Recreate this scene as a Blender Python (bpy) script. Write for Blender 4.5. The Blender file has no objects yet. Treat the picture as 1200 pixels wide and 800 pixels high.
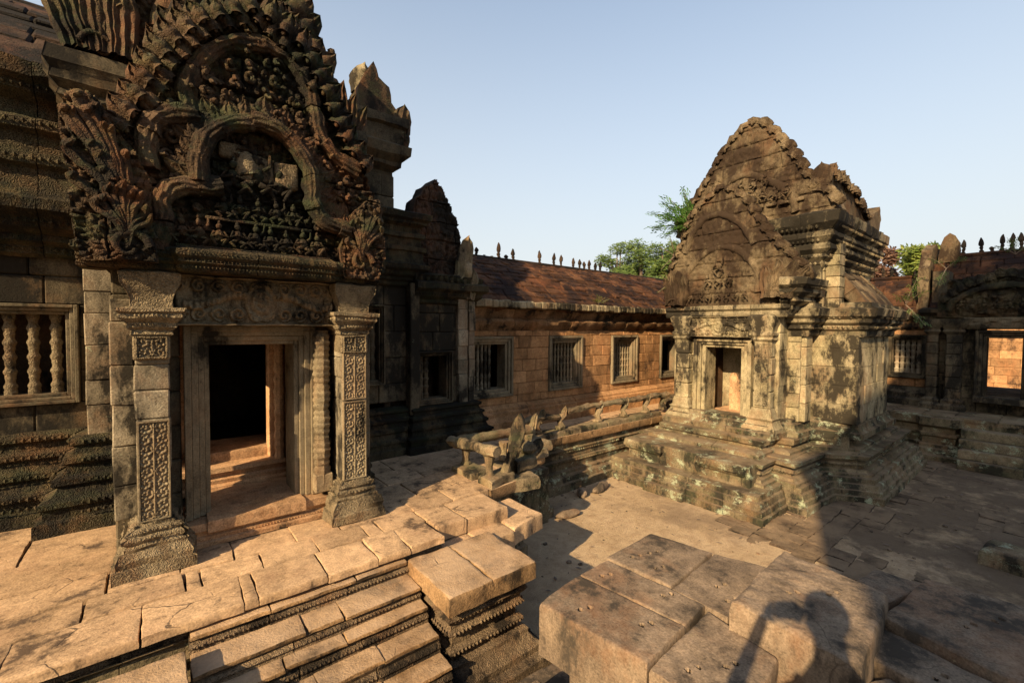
import bpy, math, random
from mathutils import Vector, Matrix, noise
R = math.radians
random.seed(7)
SC = bpy.context.scene
COL = SC.collection

# ------------------------------------------------------------------ camera
FOC, TH, PIT, ROL, EYE = 516.0/1200*36, R(51.3), math.atan(17/516.0), R(0.436), 2.85
fw = Vector((math.cos(TH)*math.cos(PIT), math.sin(TH)*math.cos(PIT), -math.sin(PIT)))
r0 = Vector((math.sin(TH), -math.cos(TH), 0)); u0 = r0.cross(fw)
rt = r0*math.cos(ROL)+u0*math.sin(ROL); up = u0*math.cos(ROL)-r0*math.sin(ROL)
cd = bpy.data.cameras.new('camera'); cam = bpy.data.objects.new('camera', cd); COL.objects.link(cam)
M = Matrix((rt, up, -fw)).transposed().to_4x4(); M.translation = (0, 0, EYE); cam.matrix_world = M
cd.sensor_width = 36; cd.lens = FOC; cd.clip_start = .03; cd.clip_end = 3000
SC.camera = cam

# ------------------------------------------------------------------ light
SUN_AZ, SUN_EL = R(19.3), R(28)           # azimuth the light travels towards, measured from +X
w = bpy.data.worlds.new('World'); SC.world = w; w.use_nodes = True
nt = w.node_tree; bg = nt.nodes['Background']
sky = nt.nodes.new('ShaderNodeTexSky'); sky.sky_type = 'NISHITA'; sky.sun_disc = False
sky.sun_elevation = SUN_EL; sky.sun_rotation = R(90)-(SUN_AZ+math.pi); sky.air_density = 1.4; sky.dust_density = 2.6; sky.ozone_density = 3.2
tcw = nt.nodes.new('ShaderNodeTexCoord'); spz = nt.nodes.new('ShaderNodeSeparateXYZ'); nt.links.new(tcw.outputs['Generated'], spz.inputs[0])
mr = nt.nodes.new('ShaderNodeMapRange'); mr.inputs[1].default_value = .85; mr.inputs[2].default_value = .1; mr.inputs[3].default_value = 0; mr.inputs[4].default_value = .9; nt.links.new(spz.outputs[2], mr.inputs[0])
mxw = nt.nodes.new('ShaderNodeMix'); mxw.data_type = 'RGBA'; mxw.inputs[7].default_value = (3.95, 4.12, 4.2, 1); nt.links.new(mr.outputs[0], mxw.inputs[0]); nt.links.new(sky.outputs[0], mxw.inputs[6]); nt.links.new(mxw.outputs[2], bg.inputs[0])   # hazy air near the horizon
bg.inputs[1].default_value = .105
sl = bpy.data.lights.new('sun', 'SUN'); sl.energy = 5; sl.angle = R(.5); sl.color = (1, .76, .46)
so = bpy.data.objects.new('sun', sl); COL.objects.link(so)
L = Vector((math.cos(SUN_AZ)*math.cos(SUN_EL), math.sin(SUN_AZ)*math.cos(SUN_EL), -math.sin(SUN_EL)))
so.rotation_euler = L.to_track_quat('-Z', 'Y').to_euler(); so.location = (-20, -10, 20)
SC.view_settings.view_transform = 'Standard'; SC.view_settings.look = 'None'
SC.view_settings.exposure = .98; SC.view_settings.gamma = 1; SC.view_settings.use_curve_mapping = False
SC.cycles.max_bounces = 6; SC.cycles.diffuse_bounces = 4

# ------------------------------------------------------------------ materials
def ramp(nt, a, b, src):
    n = nt.nodes.new('ShaderNodeMapRange'); n.inputs[1].default_value = a; n.inputs[2].default_value = b
    nt.links.new(src, n.inputs[0]); return n.outputs[0]
def mix(nt, f, a, b, mode='MIX'):
    n = nt.nodes.new('ShaderNodeMix'); n.data_type = 'RGBA'; n.blend_type = mode
    for k, v in ((0, f), (6, a), (7, b)):
        if hasattr(v, 'is_linked') or hasattr(v, 'links'): nt.links.new(v, n.inputs[k])
        elif k == 0: n.inputs[0].default_value = v
        else: n.inputs[k].default_value = (*v, 1)
    return n.outputs[2]
def mth(nt, op, a, b=None, c=None):
    n = nt.nodes.new('ShaderNodeMath'); n.operation = op
    for k, v in enumerate((a, b, c)):
        if v is None: continue
        if isinstance(v, (int, float)): n.inputs[k].default_value = v
        else: nt.links.new(v, n.inputs[k])
    return n.outputs[0]
def tex(nt, kind, vec, scale, detail=5, rough=.6, **kw):
    n = nt.nodes.new('ShaderNodeTex'+kind); n.inputs['Scale'].default_value = scale
    if kind == 'Noise': n.inputs['Detail'].default_value = detail; n.inputs['Roughness'].default_value = rough
    for k, v in kw.items(): setattr(n, k, v)
    nt.links.new(vec, n.inputs['Vector']); return n
def scaled(nt, vec, s, off=(0, 0, 0)):
    n = nt.nodes.new('ShaderNodeMapping'); n.inputs['Scale'].default_value = s; n.inputs['Location'].default_value = off
    nt.links.new(vec, n.inputs[0]); return n.outputs[0]

def stone_mat(name, a, b, dark=(.016, .014, .011), dk=.5, lich=(.32, .36, .24), lk=.25, dust=(.5, .36, .23), du=0.,
              pit=.3, carve=0., bump=.35, tint=.5, rust=(.22, .09, .035), rk=.3, seed=0., dscale=1.1, green=0., grain=1., crack=0., cs=24):
    m = bpy.data.materials.new(name); m.use_nodes = True; t = m.node_tree; p = t.nodes['Principled BSDF']
    p.inputs['Roughness'].default_value = .93; p.inputs['Specular IOR Level'].default_value = .12
    g = t.nodes.new('ShaderNodeNewGeometry'); pos = scaled(t, g.outputs[0], (1, 1, 1), (seed*3.1, seed*1.7, seed))
    n1 = tex(t, 'Noise', pos, 2.2, 6, .65).outputs[0]; n2 = tex(t, 'Noise', pos, 13, 6, .7).outputs[0]; n3 = tex(t, 'Noise', pos, 75, 4, .7).outputs[0]
    col = mix(t, ramp(t, .35, .65, n1), a, b)
    # grain
    gr = mth(t, 'ADD', mth(t, 'MULTIPLY', n2, 1.9*grain), mth(t, 'MULTIPLY', n3, 2.4*grain)); gr = mth(t, 'ADD', gr, mth(t, 'MULTIPLY', n1, .7*grain)); gr = mth(t, 'MAXIMUM', mth(t, 'ADD', gr, 1-2.5*grain), .18)
    # per-block tint
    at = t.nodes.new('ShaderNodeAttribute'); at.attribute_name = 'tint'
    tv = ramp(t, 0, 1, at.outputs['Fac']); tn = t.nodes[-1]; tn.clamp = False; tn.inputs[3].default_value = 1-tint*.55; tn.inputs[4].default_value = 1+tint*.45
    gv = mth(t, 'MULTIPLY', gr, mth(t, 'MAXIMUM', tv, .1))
    cc = t.nodes.new('ShaderNodeCombineColor')
    for i in range(3): t.links.new(gv, cc.inputs[i])
    col = mix(t, 1., col, cc.outputs[0], 'MULTIPLY')
    # rust-brown patches, then dark growth running down, then pale lichen
    n4 = tex(t, 'Noise', scaled(t, pos, (1, 1, .7), (5, 3, 1)), 1.9, 7, .7).outputs[0]
    col = mix(t, mth(t, 'MULTIPLY', ramp(t, .5, .62, n4), rk), col, rust)
    n5 = tex(t, 'Noise', scaled(t, pos, (1, 1, .45), (9, 1, 4)), dscale*2, 8, .72).outputs[0]
    n5 = mth(t, 'ADD', n5, mth(t, 'MULTIPLY', mth(t, 'SUBTRACT', n2, .5), .25))
    c0 = .64-.24*dk
    n5 = mth(t, 'ADD', n5, mth(t, 'MULTIPLY', mth(t, 'SUBTRACT', tex(t, 'Noise', scaled(t, pos, (1, 1, 1.3), (3, 5, 2)), .8, 3).outputs[0], .5), .45))
    col = mix(t, mth(t, 'MULTIPLY', ramp(t, c0-.09, c0+.02, n5), .45), col, tuple((x+y)*.22 for x, y in zip(a, dark)))
    col = mix(t, mth(t, 'MULTIPLY', ramp(t, c0, c0+.07, n5), .93), col, dark)
    if lk > 0:
        n6 = tex(t, 'Noise', scaled(t, pos, (1, 1, 1.2), (2, 8, 7)), 3.4, 8, .75).outputs[0]
        n6 = mth(t, 'ADD', n6, mth(t, 'MULTIPLY', mth(t, 'SUBTRACT', n3, .5), .2))
        c1 = .72-.22*lk
        col = mix(t, mth(t, 'MULTIPLY', ramp(t, c1, c1+.07, n6), .75), col, lich)
    if green > 0:
        n8 = tex(t, 'Noise', scaled(t, pos, (.8, .8, 2), (1, 2, 3)), 3, 7, .7).outputs[0]
        col = mix(t, mth(t, 'MULTIPLY', ramp(t, .48, .62, n8), green), col, (.09, .13, .05))
    if du > 0:
        sx = t.nodes.new('ShaderNodeSeparateXYZ'); t.links.new(g.outputs['Normal'], sx.inputs[0])
        f = mth(t, 'MULTIPLY', ramp(t, .6, .95, sx.outputs[2]), du)
        f = mth(t, 'MULTIPLY', f, ramp(t, .3, .6, n1))
        col = mix(t, f, col, dust)
    ck = None
    if crack > 0:
        wv0 = mix(t, .12, pos, tex(t, 'Noise', pos, 2.5, 4).outputs[1], 'ADD')
        ve = tex(t, 'Voronoi', wv0, 2.1, feature='DISTANCE_TO_EDGE').outputs['Distance']
        ck = mth(t, 'MULTIPLY', ramp(t, .009, .002, ve), ramp(t, .56, .62, tex(t, 'Noise', pos, 1.6, 2).outputs[0]))
        col = mix(t, mth(t, 'MULTIPLY', ck, crack), col, (.05, .035, .025))
    t.links.new(col, p.inputs['Base Color'])
    h = mth(t, 'ADD', mth(t, 'MULTIPLY', n2, .75), mth(t, 'MULTIPLY', n3, .4))
    if ck is not None: h = mth(t, 'SUBTRACT', h, mth(t, 'MULTIPLY', ck, 1.2))
    if pit > 0:
        v = tex(t, 'Voronoi', pos, 38).outputs['Distance']
        h = mth(t, 'ADD', h, mth(t, 'MULTIPLY', ramp(t, 0, .35, v), pit*.5))
    if carve > 0:
        wv = tex(t, 'Voronoi', scaled(t, pos, (1, 1, 1.0)), cs, feature='SMOOTH_F1'); 
        d = wv.outputs['Distance']; s = mth(t, 'SINE', mth(t, 'MULTIPLY', d, 26))
        wv2 = tex(t, 'Voronoi', pos, 40).outputs['Distance']
        h = mth(t, 'ADD', h, mth(t, 'MULTIPLY', mth(t, 'ADD', s, mth(t, 'MULTIPLY', wv2, 1.2)), carve*.35))
    bp = t.nodes.new('ShaderNodeBump'); bp.inputs['Strength'].default_value = bump; bp.inputs['Distance'].default_value = .03
    t.links.new(h, bp.inputs['Height']); t.links.new(bp.outputs[0], p.inputs['Normal'])
    return m

MT = {}
MT['grey'] = stone_mat('grey_sandstone', (0.193, 0.160, 0.109), (0.260, 0.218, 0.151), dk=0.5, lk=0.4, rk=.3, seed=1)
MT['frame'] = stone_mat('frame_sandstone', (0.170, 0.139, 0.090), (0.218, 0.172, 0.108), dk=0.3, lk=.1, rk=.2, rust=(.33, .16, .07), seed=2, pit=.1, bump=.2, grain=0.7)
MT['hall'] = stone_mat('hall_sandstone', (0.080, 0.065, 0.042), (0.114, 0.091, 0.057), dk=0.6, lk=0.3, rk=.35, rust=(.16, .08, .035), seed=3, carve=.0, lich=(.16, .18, .11))
MT['hallcarve'] = stone_mat('hall_carved_sandstone', (0.058, 0.047, 0.028), (0.084, 0.064, 0.037), dk=0.62, lk=.27, lich=(.2, .24, .14), rk=.4, rust=(.15, .07, .03), seed=4, carve=0.5, bump=.8, green=0.1, cs=30)
MT['pedi'] = stone_mat('pediment_sandstone', (0.069, 0.043, 0.026), (0.089, 0.060, 0.037), dk=0.6, lk=.34, lich=(.26, .26, .17), rk=.65, rust=(.14, .06, .028), seed=5, carve=0.35, bump=.7, green=.2, cs=34)
MT['panel'] = stone_mat('carved_panel_sandstone', (0.180, 0.143, 0.090), (0.225, 0.180, 0.112), dk=0.35, lk=0.3, rk=.2, seed=6, bump=.3, carve=0.15, cs=45)
MT['ter'] = stone_mat('terrace_sandstone', (0.393, 0.257, 0.143), (0.469, 0.311, 0.179), dk=0.2, dark=(.09, .06, .04), lk=.0, rk=0.3, rust=(.33, .19, .11), seed=7, bump=.3, pit=.22, tint=.28, dscale=2.2, crack=0.8, grain=0.75)
MT['step'] = stone_mat('stair_sandstone', (0.240, 0.145, 0.070), (0.305, 0.191, 0.097), dk=0.35, dark=(.03, .022, .015), lk=0.25, rk=.2, seed=8, bump=.45, du=.75, dust=(.46, .32, .2), carve=0.1, tint=.4, crack=0.6)
MT['block'] = stone_mat('block_sandstone', (0.169, 0.124, 0.085), (0.234, 0.169, 0.111), dk=0.45, dark=(.05, .04, .03), lk=0.3, lich=(.3, .24, .13), rk=0.3, seed=9, bump=0.28, pit=.5, tint=.25, du=.0, dscale=1.3, crack=0.5, grain=0.8)
MT['plinth'] = stone_mat('plinth_sandstone', (0.144, 0.112, 0.065), (0.194, 0.151, 0.094), dk=0.5, lk=.75, lich=(.36, .40, .27), rk=.3, seed=10, bump=.6, du=.5, dust=(.22, .15, .09), carve=0.1, green=0.12, dark=(.025, .022, .016))
MT['lib'] = stone_mat('shrine_sandstone', (0.285, 0.235, 0.134), (0.356, 0.290, 0.179), dk=0.56, lk=0.3, rk=0.6, rust=(.22, .13, .07), seed=11, dark=(.022, .018, .013), bump=.4)
MT['libtop'] = stone_mat('shrine_pediment_sandstone', (0.118, 0.084, 0.049), (0.163, 0.123, 0.073), dk=0.62, dark=(.03, .019, .012), lk=0.2, rk=0.95, rust=(.095, .055, .03), seed=12, carve=.28, bump=.6)
MT['libcorn'] = stone_mat('shrine_cornice_sandstone', (0.217, 0.179, 0.109), (0.279, 0.225, 0.140), dk=0.66, lk=0.35, rk=.4, seed=13, carve=.1, bump=.6)
MT['latw'] = stone_mat('laterite_wall', (0.312, 0.165, 0.074), (0.401, 0.224, 0.106), dk=0.22, dark=(.07, .04, .025), lk=.0, rk=0.4, rust=(.4, .17, .07), seed=14, bump=0.9, pit=1.4, tint=0.6)
MT['latc'] = stone_mat('laterite_cornice', (0.184, 0.104, 0.052), (0.256, 0.152, 0.080), dk=0.4, lk=.12, rk=.4, seed=15, bump=1., pit=1., tint=.5, carve=.3)
MT['latr'] = stone_mat('laterite_roof', (0.071, 0.033, 0.017), (0.097, 0.046, 0.022), dk=0.55, dark=(.02, .012, .01), lk=.1, lich=(.3, .2, .09), rk=0.5, rust=(.15, .055, .025), seed=16, bump=.9, pit=.9, tint=0.9)
MT['latrd'] = stone_mat('laterite_roof_dark', (.05, .032, .022), (.075, .048, .03), dk=0.7, lk=.1, rk=.4, rust=(.12, .05, .03), seed=17, bump=.8, pit=.9, tint=.6)
MT['latp'] = stone_mat('laterite_paving', (0.081, 0.057, 0.039), (0.122, 0.085, 0.057), dk=.4, lk=.15, lich=(.22, .2, .13), rk=.3, rust=(.16, .09, .055), du=0.85, seed=18, bump=.9, pit=1., tint=.5, dust=(.25, .175, .105))
MT['rail'] = stone_mat('balustrade_sandstone', (0.162, 0.125, 0.075), (0.212, 0.156, 0.094), dk=0.42, lk=.45, lich=(.32, .37, .27), rk=.3, seed=19, bump=.5, green=.2)
MT['pbase'] = stone_mat('pilaster_base_sandstone', (.17, .13, .08), (.23, .18, .11), dk=0.4, lk=.35, lich=(.3, .3, .2), rk=.4, seed=26, bump=.7, carve=.6, cs=38)
MT['riser'] = stone_mat('riser_sandstone', (.15, .105, .065), (.21, .15, .09), dk=.5, dark=(.02, .016, .012), lk=.3, lich=(.22, .25, .15), rk=.3, seed=27, bump=.7, carve=.4, cs=45)
MT['hallwin'] = stone_mat('window_sandstone', (.12, .10, .065), (.17, .14, .09), dk=.4, lk=.2, rk=.3, seed=28)
MT['warm'] = stone_mat('warm_threshold_sandstone', (.40, .235, .125), (.48, .30, .165), dk=0.1, lk=0, rk=.3, rust=(.42, .17, .06), seed=20, bump=.3, pit=.1, crack=0.5)
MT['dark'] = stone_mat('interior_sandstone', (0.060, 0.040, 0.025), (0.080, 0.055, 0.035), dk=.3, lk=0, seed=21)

def ground_mat():
    m = bpy.data.materials.new('courtyard_sand'); m.use_nodes = True; t = m.node_tree; p = t.nodes['Principled BSDF']
    p.inputs['Roughness'].default_value = .97; p.inputs['Specular IOR Level'].default_value = .08
    g = t.nodes.new('ShaderNodeNewGeometry'); pos = g.outputs[0]
    n1 = tex(t, 'Noise', pos, .9, 7, .65).outputs[0]; n2 = tex(t, 'Noise', pos, 6, 7, .7).outputs[0]; n3 = tex(t, 'Noise', pos, 60, 5, .75).outputs[0]
    c = mix(t, ramp(t, .35, .65, n1), (.37, .262, .15), (.48, .35, .215))
    c = mix(t, mth(t, 'MULTIPLY', ramp(t, .45, .62, n2), .6), c, (.27, .18, .105))
    c = mix(t, mth(t, 'MULTIPLY', ramp(t, .55, .66, n3), .55), c, (.16, .11, .07))
    n5 = tex(t, 'Noise', scaled(t, pos, (1, 1, 1), (4, 9, 0)), .55, 8, .7).outputs[0]
    c = mix(t, mth(t, 'MULTIPLY', ramp(t, .52, .62, n5), .6), c, (.17, .12, .08))
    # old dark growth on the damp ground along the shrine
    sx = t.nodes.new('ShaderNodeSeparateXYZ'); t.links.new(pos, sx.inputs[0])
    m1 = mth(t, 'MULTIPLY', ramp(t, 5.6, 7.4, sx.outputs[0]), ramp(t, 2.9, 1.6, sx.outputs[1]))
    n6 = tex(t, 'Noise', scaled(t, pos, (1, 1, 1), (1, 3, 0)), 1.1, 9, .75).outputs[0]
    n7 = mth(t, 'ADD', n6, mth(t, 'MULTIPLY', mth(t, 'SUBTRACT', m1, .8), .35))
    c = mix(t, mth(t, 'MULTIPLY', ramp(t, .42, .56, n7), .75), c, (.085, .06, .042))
    t.links.new(c, p.inputs['Base Color'])
    bp = t.nodes.new('ShaderNodeBump'); bp.inputs['Strength'].default_value = .7; bp.inputs['Distance'].default_value = .04
    h = mth(t, 'ADD', n2, mth(t, 'MULTIPLY', n3, .6)); t.links.new(h, bp.inputs['Height']); t.links.new(bp.outputs[0], p.inputs['Normal'])
    return m
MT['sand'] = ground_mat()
def leaf_mat(name, a, b):
    m = bpy.data.materials.new(name); m.use_nodes = True; t = m.node_tree; p = t.nodes['Principled BSDF']
    p.inputs['Roughness'].default_value = .6
    at = t.nodes.new('ShaderNodeAttribute'); at.attribute_name = 'tint'
    c = mix(t, at.outputs['Fac'], a, b); t.links.new(c, p.inputs['Base Color'])
    tr = t.nodes.new('ShaderNodeBsdfTranslucent'); t.links.new(c, tr.inputs[0]); ms = t.nodes.new('ShaderNodeMixShader'); ms.inputs[0].default_value = .35
    t.links.new(p.outputs[0], ms.inputs[1]); t.links.new(tr.outputs[0], ms.inputs[2]); t.links.new(ms.outputs[0], t.nodes['Material Output'].inputs[0])
    return m
MT['leaf'] = leaf_mat('leaves', (.05, .1, .02), (.17, .22, .05))
MT['sapl'] = leaf_mat('sapling_leaves', (.06, .16, .025), (.16, .3, .06))
MT['leafy'] = leaf_mat('yellow_leaves', (.12, .18, .03), (.28, .30, .06))
MT['leafr'] = leaf_mat('red_leaves', (.13, .065, .045), (.22, .13, .08))
def plain(name, c, r=.8):
    m = bpy.data.materials.new(name); m.use_nodes = True; p = m.node_tree.nodes['Principled BSDF']
    t = m.node_tree; g = t.nodes.new('ShaderNodeNewGeometry'); n = tex(t, 'Noise', g.outputs[0], 30, 4).outputs[0]
    t.links.new(mix(t, n, tuple(v*.75 for v in c), tuple(v*1.25 for v in c)), p.inputs['Base Color']); p.inputs['Roughness'].default_value = r; return m
MT['bark'] = plain('bark', (.14, .10, .07)); MT['cloth'] = plain('cotton_shirt', (.3, .32, .35)); MT['skin'] = plain('skin', (.5, .32, .22), .6)
MT['trouser'] = plain('trousers', (.12, .11, .1)); MT['hair'] = plain('hair', (.05, .035, .025)); MT['black'] = plain('camera_plastic', (.03, .03, .03), .5)

# ------------------------------------------------------------------ mesh building
def fbm(x, y, z, o=3): return noise.fractal((x, y, z), .9, 2.1, o)
class MB:
    def __init__(s): s.v = []; s.f = []; s.t = []
    def add(s, vs, fs, t=None):
        if t is None: t = random.random()
        b = len(s.v); s.v += [tuple(v) for v in vs]; s.f += [tuple(b+i for i in f) for f in fs]; s.t += [t]*len(fs); return s
    def block(s, o, U, V, N, c=.012, t=None):
        """chamfered box, o = corner, U V N edge vectors"""
        o = Vector(o); U = Vector(U); V = Vector(V); N = Vector(N)
        c = min(c, U.length*.3, V.length*.3, N.length*.3)
        if U.cross(V).dot(N) < 0: o = o+U; U = -U
        u, v, n = U.normalized()*c, V.normalized()*c, N.normalized()*c
        vs = []; ix = {}
        for i in (0, 1):
            for j in (0, 1):
                for k in (0, 1):
                    P = o+U*i+V*j+N*k; a = u*(1-2*i); b = v*(1-2*j); d = n*(1-2*k)
                    ix[i, j, k, 0] = len(vs); vs.append(P+b+d)     # on u face
                    ix[i, j, k, 1] = len(vs); vs.append(P+a+d)
                    ix[i, j, k, 2] = len(vs); vs.append(P+a+b)
        I = lambda i, j, k, a: ix[i, j, k, a]
        fs = [[I(0,0,0,0),I(0,0,1,0),I(0,1,1,0),I(0,1,0,0)], [I(1,0,0,0),I(1,1,0,0),I(1,1,1,0),I(1,0,1,0)],
              [I(0,0,0,1),I(1,0,0,1),I(1,0,1,1),I(0,0,1,1)], [I(0,1,0,1),I(0,1,1,1),I(1,1,1,1),I(1,1,0,1)],
              [I(0,0,0,2),I(0,1,0,2),I(1,1,0,2),I(1,0,0,2)], [I(0,0,1,2),I(1,0,1,2),I(1,1,1,2),I(0,1,1,2)]]
        def q(a, b, cc, d): 
            P = [vs[x] for x in (a, b, cc, d)]; nn = (P[1]-P[0]).cross(P[2]-P[0]); ctr = sum(P, Vector())/4-(o+(U+V+N)/2)
            fs.append([a, b, cc, d] if nn.dot(ctr) > 0 else [d, cc, b, a])
        for i in (0, 1):
            for j in (0, 1): q(I(i,j,0,0), I(i,j,1,0), I(i,j,1,1), I(i,j,0,1))
            for k in (0, 1): q(I(i,0,k,0), I(i,1,k,0), I(i,1,k,2), I(i,0,k,2))
        for j in (0, 1):
            for k in (0, 1): q(I(0,j,k,1), I(1,j,k,1), I(1,j,k,2), I(0,j,k,2))
        for i in (0, 1):
            for j in (0, 1):
                for k in (0, 1):
                    a, b, cc = I(i,j,k,0), I(i,j,k,1), I(i,j,k,2)
                    fs.append([a, b, cc] if (i+j+k) % 2 == 0 else [cc, b, a])
        s.add(vs, fs, t)
    def box(s, x0, x1, y0, y1, z0, z1, c=.012, t=None): s.block((x0, y0, z0), (x1-x0, 0, 0), (0, y1-y0, 0), (0, 0, z1-z0), c, t)
    def ashlar(s, o, U, W, z0, z1, depth, ch=.3, bl=.6, holes=(), gap=.006, jit=.008, c=.012, lean=0.):
        """wall of blocks. o=(x,y) start, U unit xy direction, W length; outward normal is U turned clockwise"""
        ox, oy = o; U = Vector((U[0], U[1], 0)).normalized(); N = Vector((U.y, -U.x, 0))
        cuts = sorted({z0, z1} | {h[2] for h in holes if z0 < h[2] < z1} | {h[3] for h in holes if z0 < h[3] < z1})
        rows = []
        for a, b in zip(cuts, cuts[1:]):
            n = max(1, round((b-a)/ch)); rows += [(a+(b-a)*i/n, a+(b-a)*(i+1)/n) for i in range(n)]
        for a, b in rows:
            segs = [(0, W)]
            for h in holes:
                if h[2] < b-.001 and h[3] > a+.001:
                    ns = []
                    for p, q in segs:
                        if h[1] <= p or h[0] >= q: ns.append((p, q)); continue
                        if h[0] > p: ns.append((p, h[0]))
                        if h[1] < q: ns.append((h[1], q))
                    segs = ns
            for p, q in segs:
                x = p
                first = True
                while x < q-1e-4:
                    l = bl*random.uniform(.6, 1.35)*(random.uniform(.4, 1) if first else 1); first = False
                    e = x+l
                    if q-e < bl*.35: e = q
                    j = random.uniform(-jit, jit)+lean*((a+b)/2-z0)
                    P = Vector((ox, oy, a+gap/2))+U*(x+gap/2)+N*j
                    s.block(P-N*depth, U*(e-x-gap), (0, 0, b-a-gap), N*depth, c)
                    x = e
    def mould(s, path, prof, closed=False, stone=.75, jit=.005, back=.2, gap=.004, eros=.0, res=.14):
        """profile [(out,z)] bottom to top swept along an xy path, outward = right hand side of travel; cut into stones"""
        n = len(path); P = [Vector((a, b)) for a, b in path]
        ne = n if closed else n-1
        def nrm(i): d = (P[(i+1) % n]-P[i]).normalized(); return Vector((d.y, -d.x))
        mit = []
        for i in range(n):
            if closed or 0 < i < n-1:
                a, b = nrm((i-1) % n), nrm(i); m = a+b; m = m/max(.2, m.dot(a)) if m.length > .01 else a
                m = m.normalized()*(1/max(.3, m.normalized().dot(a)))
            else: m = nrm(min(i, n-2))
            mit.append(m)
        sec = list(prof)+[(-back, prof[-1][1]), (-back, prof[0][1])]
        m_ = len(sec)
        for i in range(ne):
            A, B = P[i], P[(i+1) % n]; ln = (B-A).length; k = max(1, round(ln/stone))
            ts = [0]+sorted((q+random.uniform(-.2, .2))/k for q in range(1, k))+[1]; nn = nrm(i)
            for a, b in zip(ts, ts[1:]):
                g = gap/ln; a2 = a+(g if a > 0 else 0); b2 = b-(g if b < 1 else 0)
                st = max(1, int((b-a)*ln/res)); off = random.uniform(-jit, jit); dz = random.uniform(-jit, jit)*.5
                vs = []
                for q in range(st+1):
                    tt = a2+(b2-a2)*q/st
                    for (o, z) in sec:
                        p0 = A+mit[i]*o; p1 = B+mit[(i+1) % n]*o; p = p0.lerp(p1, tt)
                        e = 0
                        if eros and o > -back+.001: e = eros*fbm(p.x*4, p.y*4, z*7)
                        p = p+nn*(off+e)
                        vs.append((p.x, p.y, z+dz+(e*.5 if eros else 0)))
                fs = []
                for q in range(st):
                    for r in range(m_):
                        r2 = (r+1) % m_; fs.append((q*m_+r, (q+1)*m_+r, (q+1)*m_+r2, q*m_+r2))
                fs.append(tuple(range(m_))); fs.append(tuple(reversed([st*m_+r for r in range(m_)])))
                s.add(vs, fs)
    def beads(s, path, out, z, sp=.05, sz=.02, closed=False, h=1., skip=.08):
        n = len(path); P = [Vector((a, b)) for a, b in path]
        for i in range(n if closed else n-1):
            A, B = P[i], P[(i+1) % n]; d = (B-A); ln = d.length; d.normalize(); nn = Vector((d.y, -d.x))
            k = int(ln/sp)
            for q in range(k):
                if random.random() < skip: continue
                p = A+d*(ln*(q+.5)/k)+nn*out; r = sz*random.uniform(.8, 1.1)
                c = Vector((p.x, p.y, z)); n3 = Vector((nn.x, nn.y, 0)); d3 = Vector((d.x, d.y, 0))
                vs = [c+d3*r+(0*n3), c+Vector((0, 0, r*h)), c-d3*r, c-Vector((0, 0, r*h)), c+n3*r*.8+Vector((0, 0, r*h*.3)), c+n3*r*.7-Vector((0, 0, r*h*.4))]
                s.add(vs, [(0, 1, 4), (1, 2, 4), (4, 2, 5), (2, 3, 5), (3, 0, 5), (0, 4, 5)], .5)
    def lathe(s, c, prof, seg=12, t=None, sx=1, ax=None):
        """prof [(r,z)]"""
        c = Vector(c); vs = []
        for r, z in prof:
            for i in range(seg):
                a = 2*math.pi*i/seg; vs.append(c+Vector((r*math.cos(a)*sx, r*math.sin(a), z)))
        fs = []
        for k in range(len(prof)-1):
            for i in range(seg): j = (i+1) % seg; fs.append((k*seg+i, k*seg+j, (k+1)*seg+j, (k+1)*seg+i))
        fs.append(tuple(reversed(range(seg)))); fs.append(tuple((len(prof)-1)*seg+i for i in range(seg)))
        s.add(vs, fs, t)
    def tube(s, pts, rad, seg=12, groove=0, gn=8, t=None, flat=1., nrm=(0, -1, 0)):
        pts = [Vector(p) for p in pts]; n = len(pts); N0 = Vector(nrm); vs = []
        rad = rad if isinstance(rad, (list, tuple)) else [rad]*n
        for i, p in enumerate(pts):
            d = (pts[min(n-1, i+1)]-pts[max(0, i-1)]).normalized(); a = d.cross(N0)
            if a.length < .05: a = d.cross(Vector((1, .3, 0)))
            a.normalize(); b = a.cross(d).normalized()
            for k in range(seg):
                f = 2*math.pi*k/seg; r = rad[i]*(1+groove*math.cos(gn*f)); vs.append(p+a*math.cos(f)*r+b*math.sin(f)*r*flat)
        fs = []
        for i in range(n-1):
            for k in range(seg): j = (k+1) % seg; fs.append((i*seg+k, i*seg+j, (i+1)*seg+j, (i+1)*seg+k))
        fs.append(tuple(reversed(range(seg)))); fs.append(tuple((n-1)*seg+k for k in range(seg)))
        s.add(vs, fs, t)
    def blob(s, c, r, t=None, seg=8):
        c = Vector(c); r = Vector(r) if not isinstance(r, (int, float)) else Vector((r, r, r)); vs = []; h = seg//2
        for i in range(1, h):
            ph = math.pi*i/h
            for k in range(seg):
                a = 2*math.pi*k/seg; vs.append(c+Vector((r.x*math.sin(ph)*math.cos(a), r.y*math.sin(ph)*math.sin(a), r.z*math.cos(ph))))
        top = len(vs); vs.append(c+Vector((0, 0, r.z))); bot = len(vs); vs.append(c-Vector((0, 0, r.z))); fs = []
        for i in range(h-2):
            for k in range(seg): j = (k+1) % seg; fs.append((i*seg+k, (i+1)*seg+k, (i+1)*seg+j, i*seg+j))
        for k in range(seg): j = (k+1) % seg; fs.append((top, k, j)); fs.append((bot, (h-2)*seg+j, (h-2)*seg+k))
        s.add(vs, fs, t)
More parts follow.
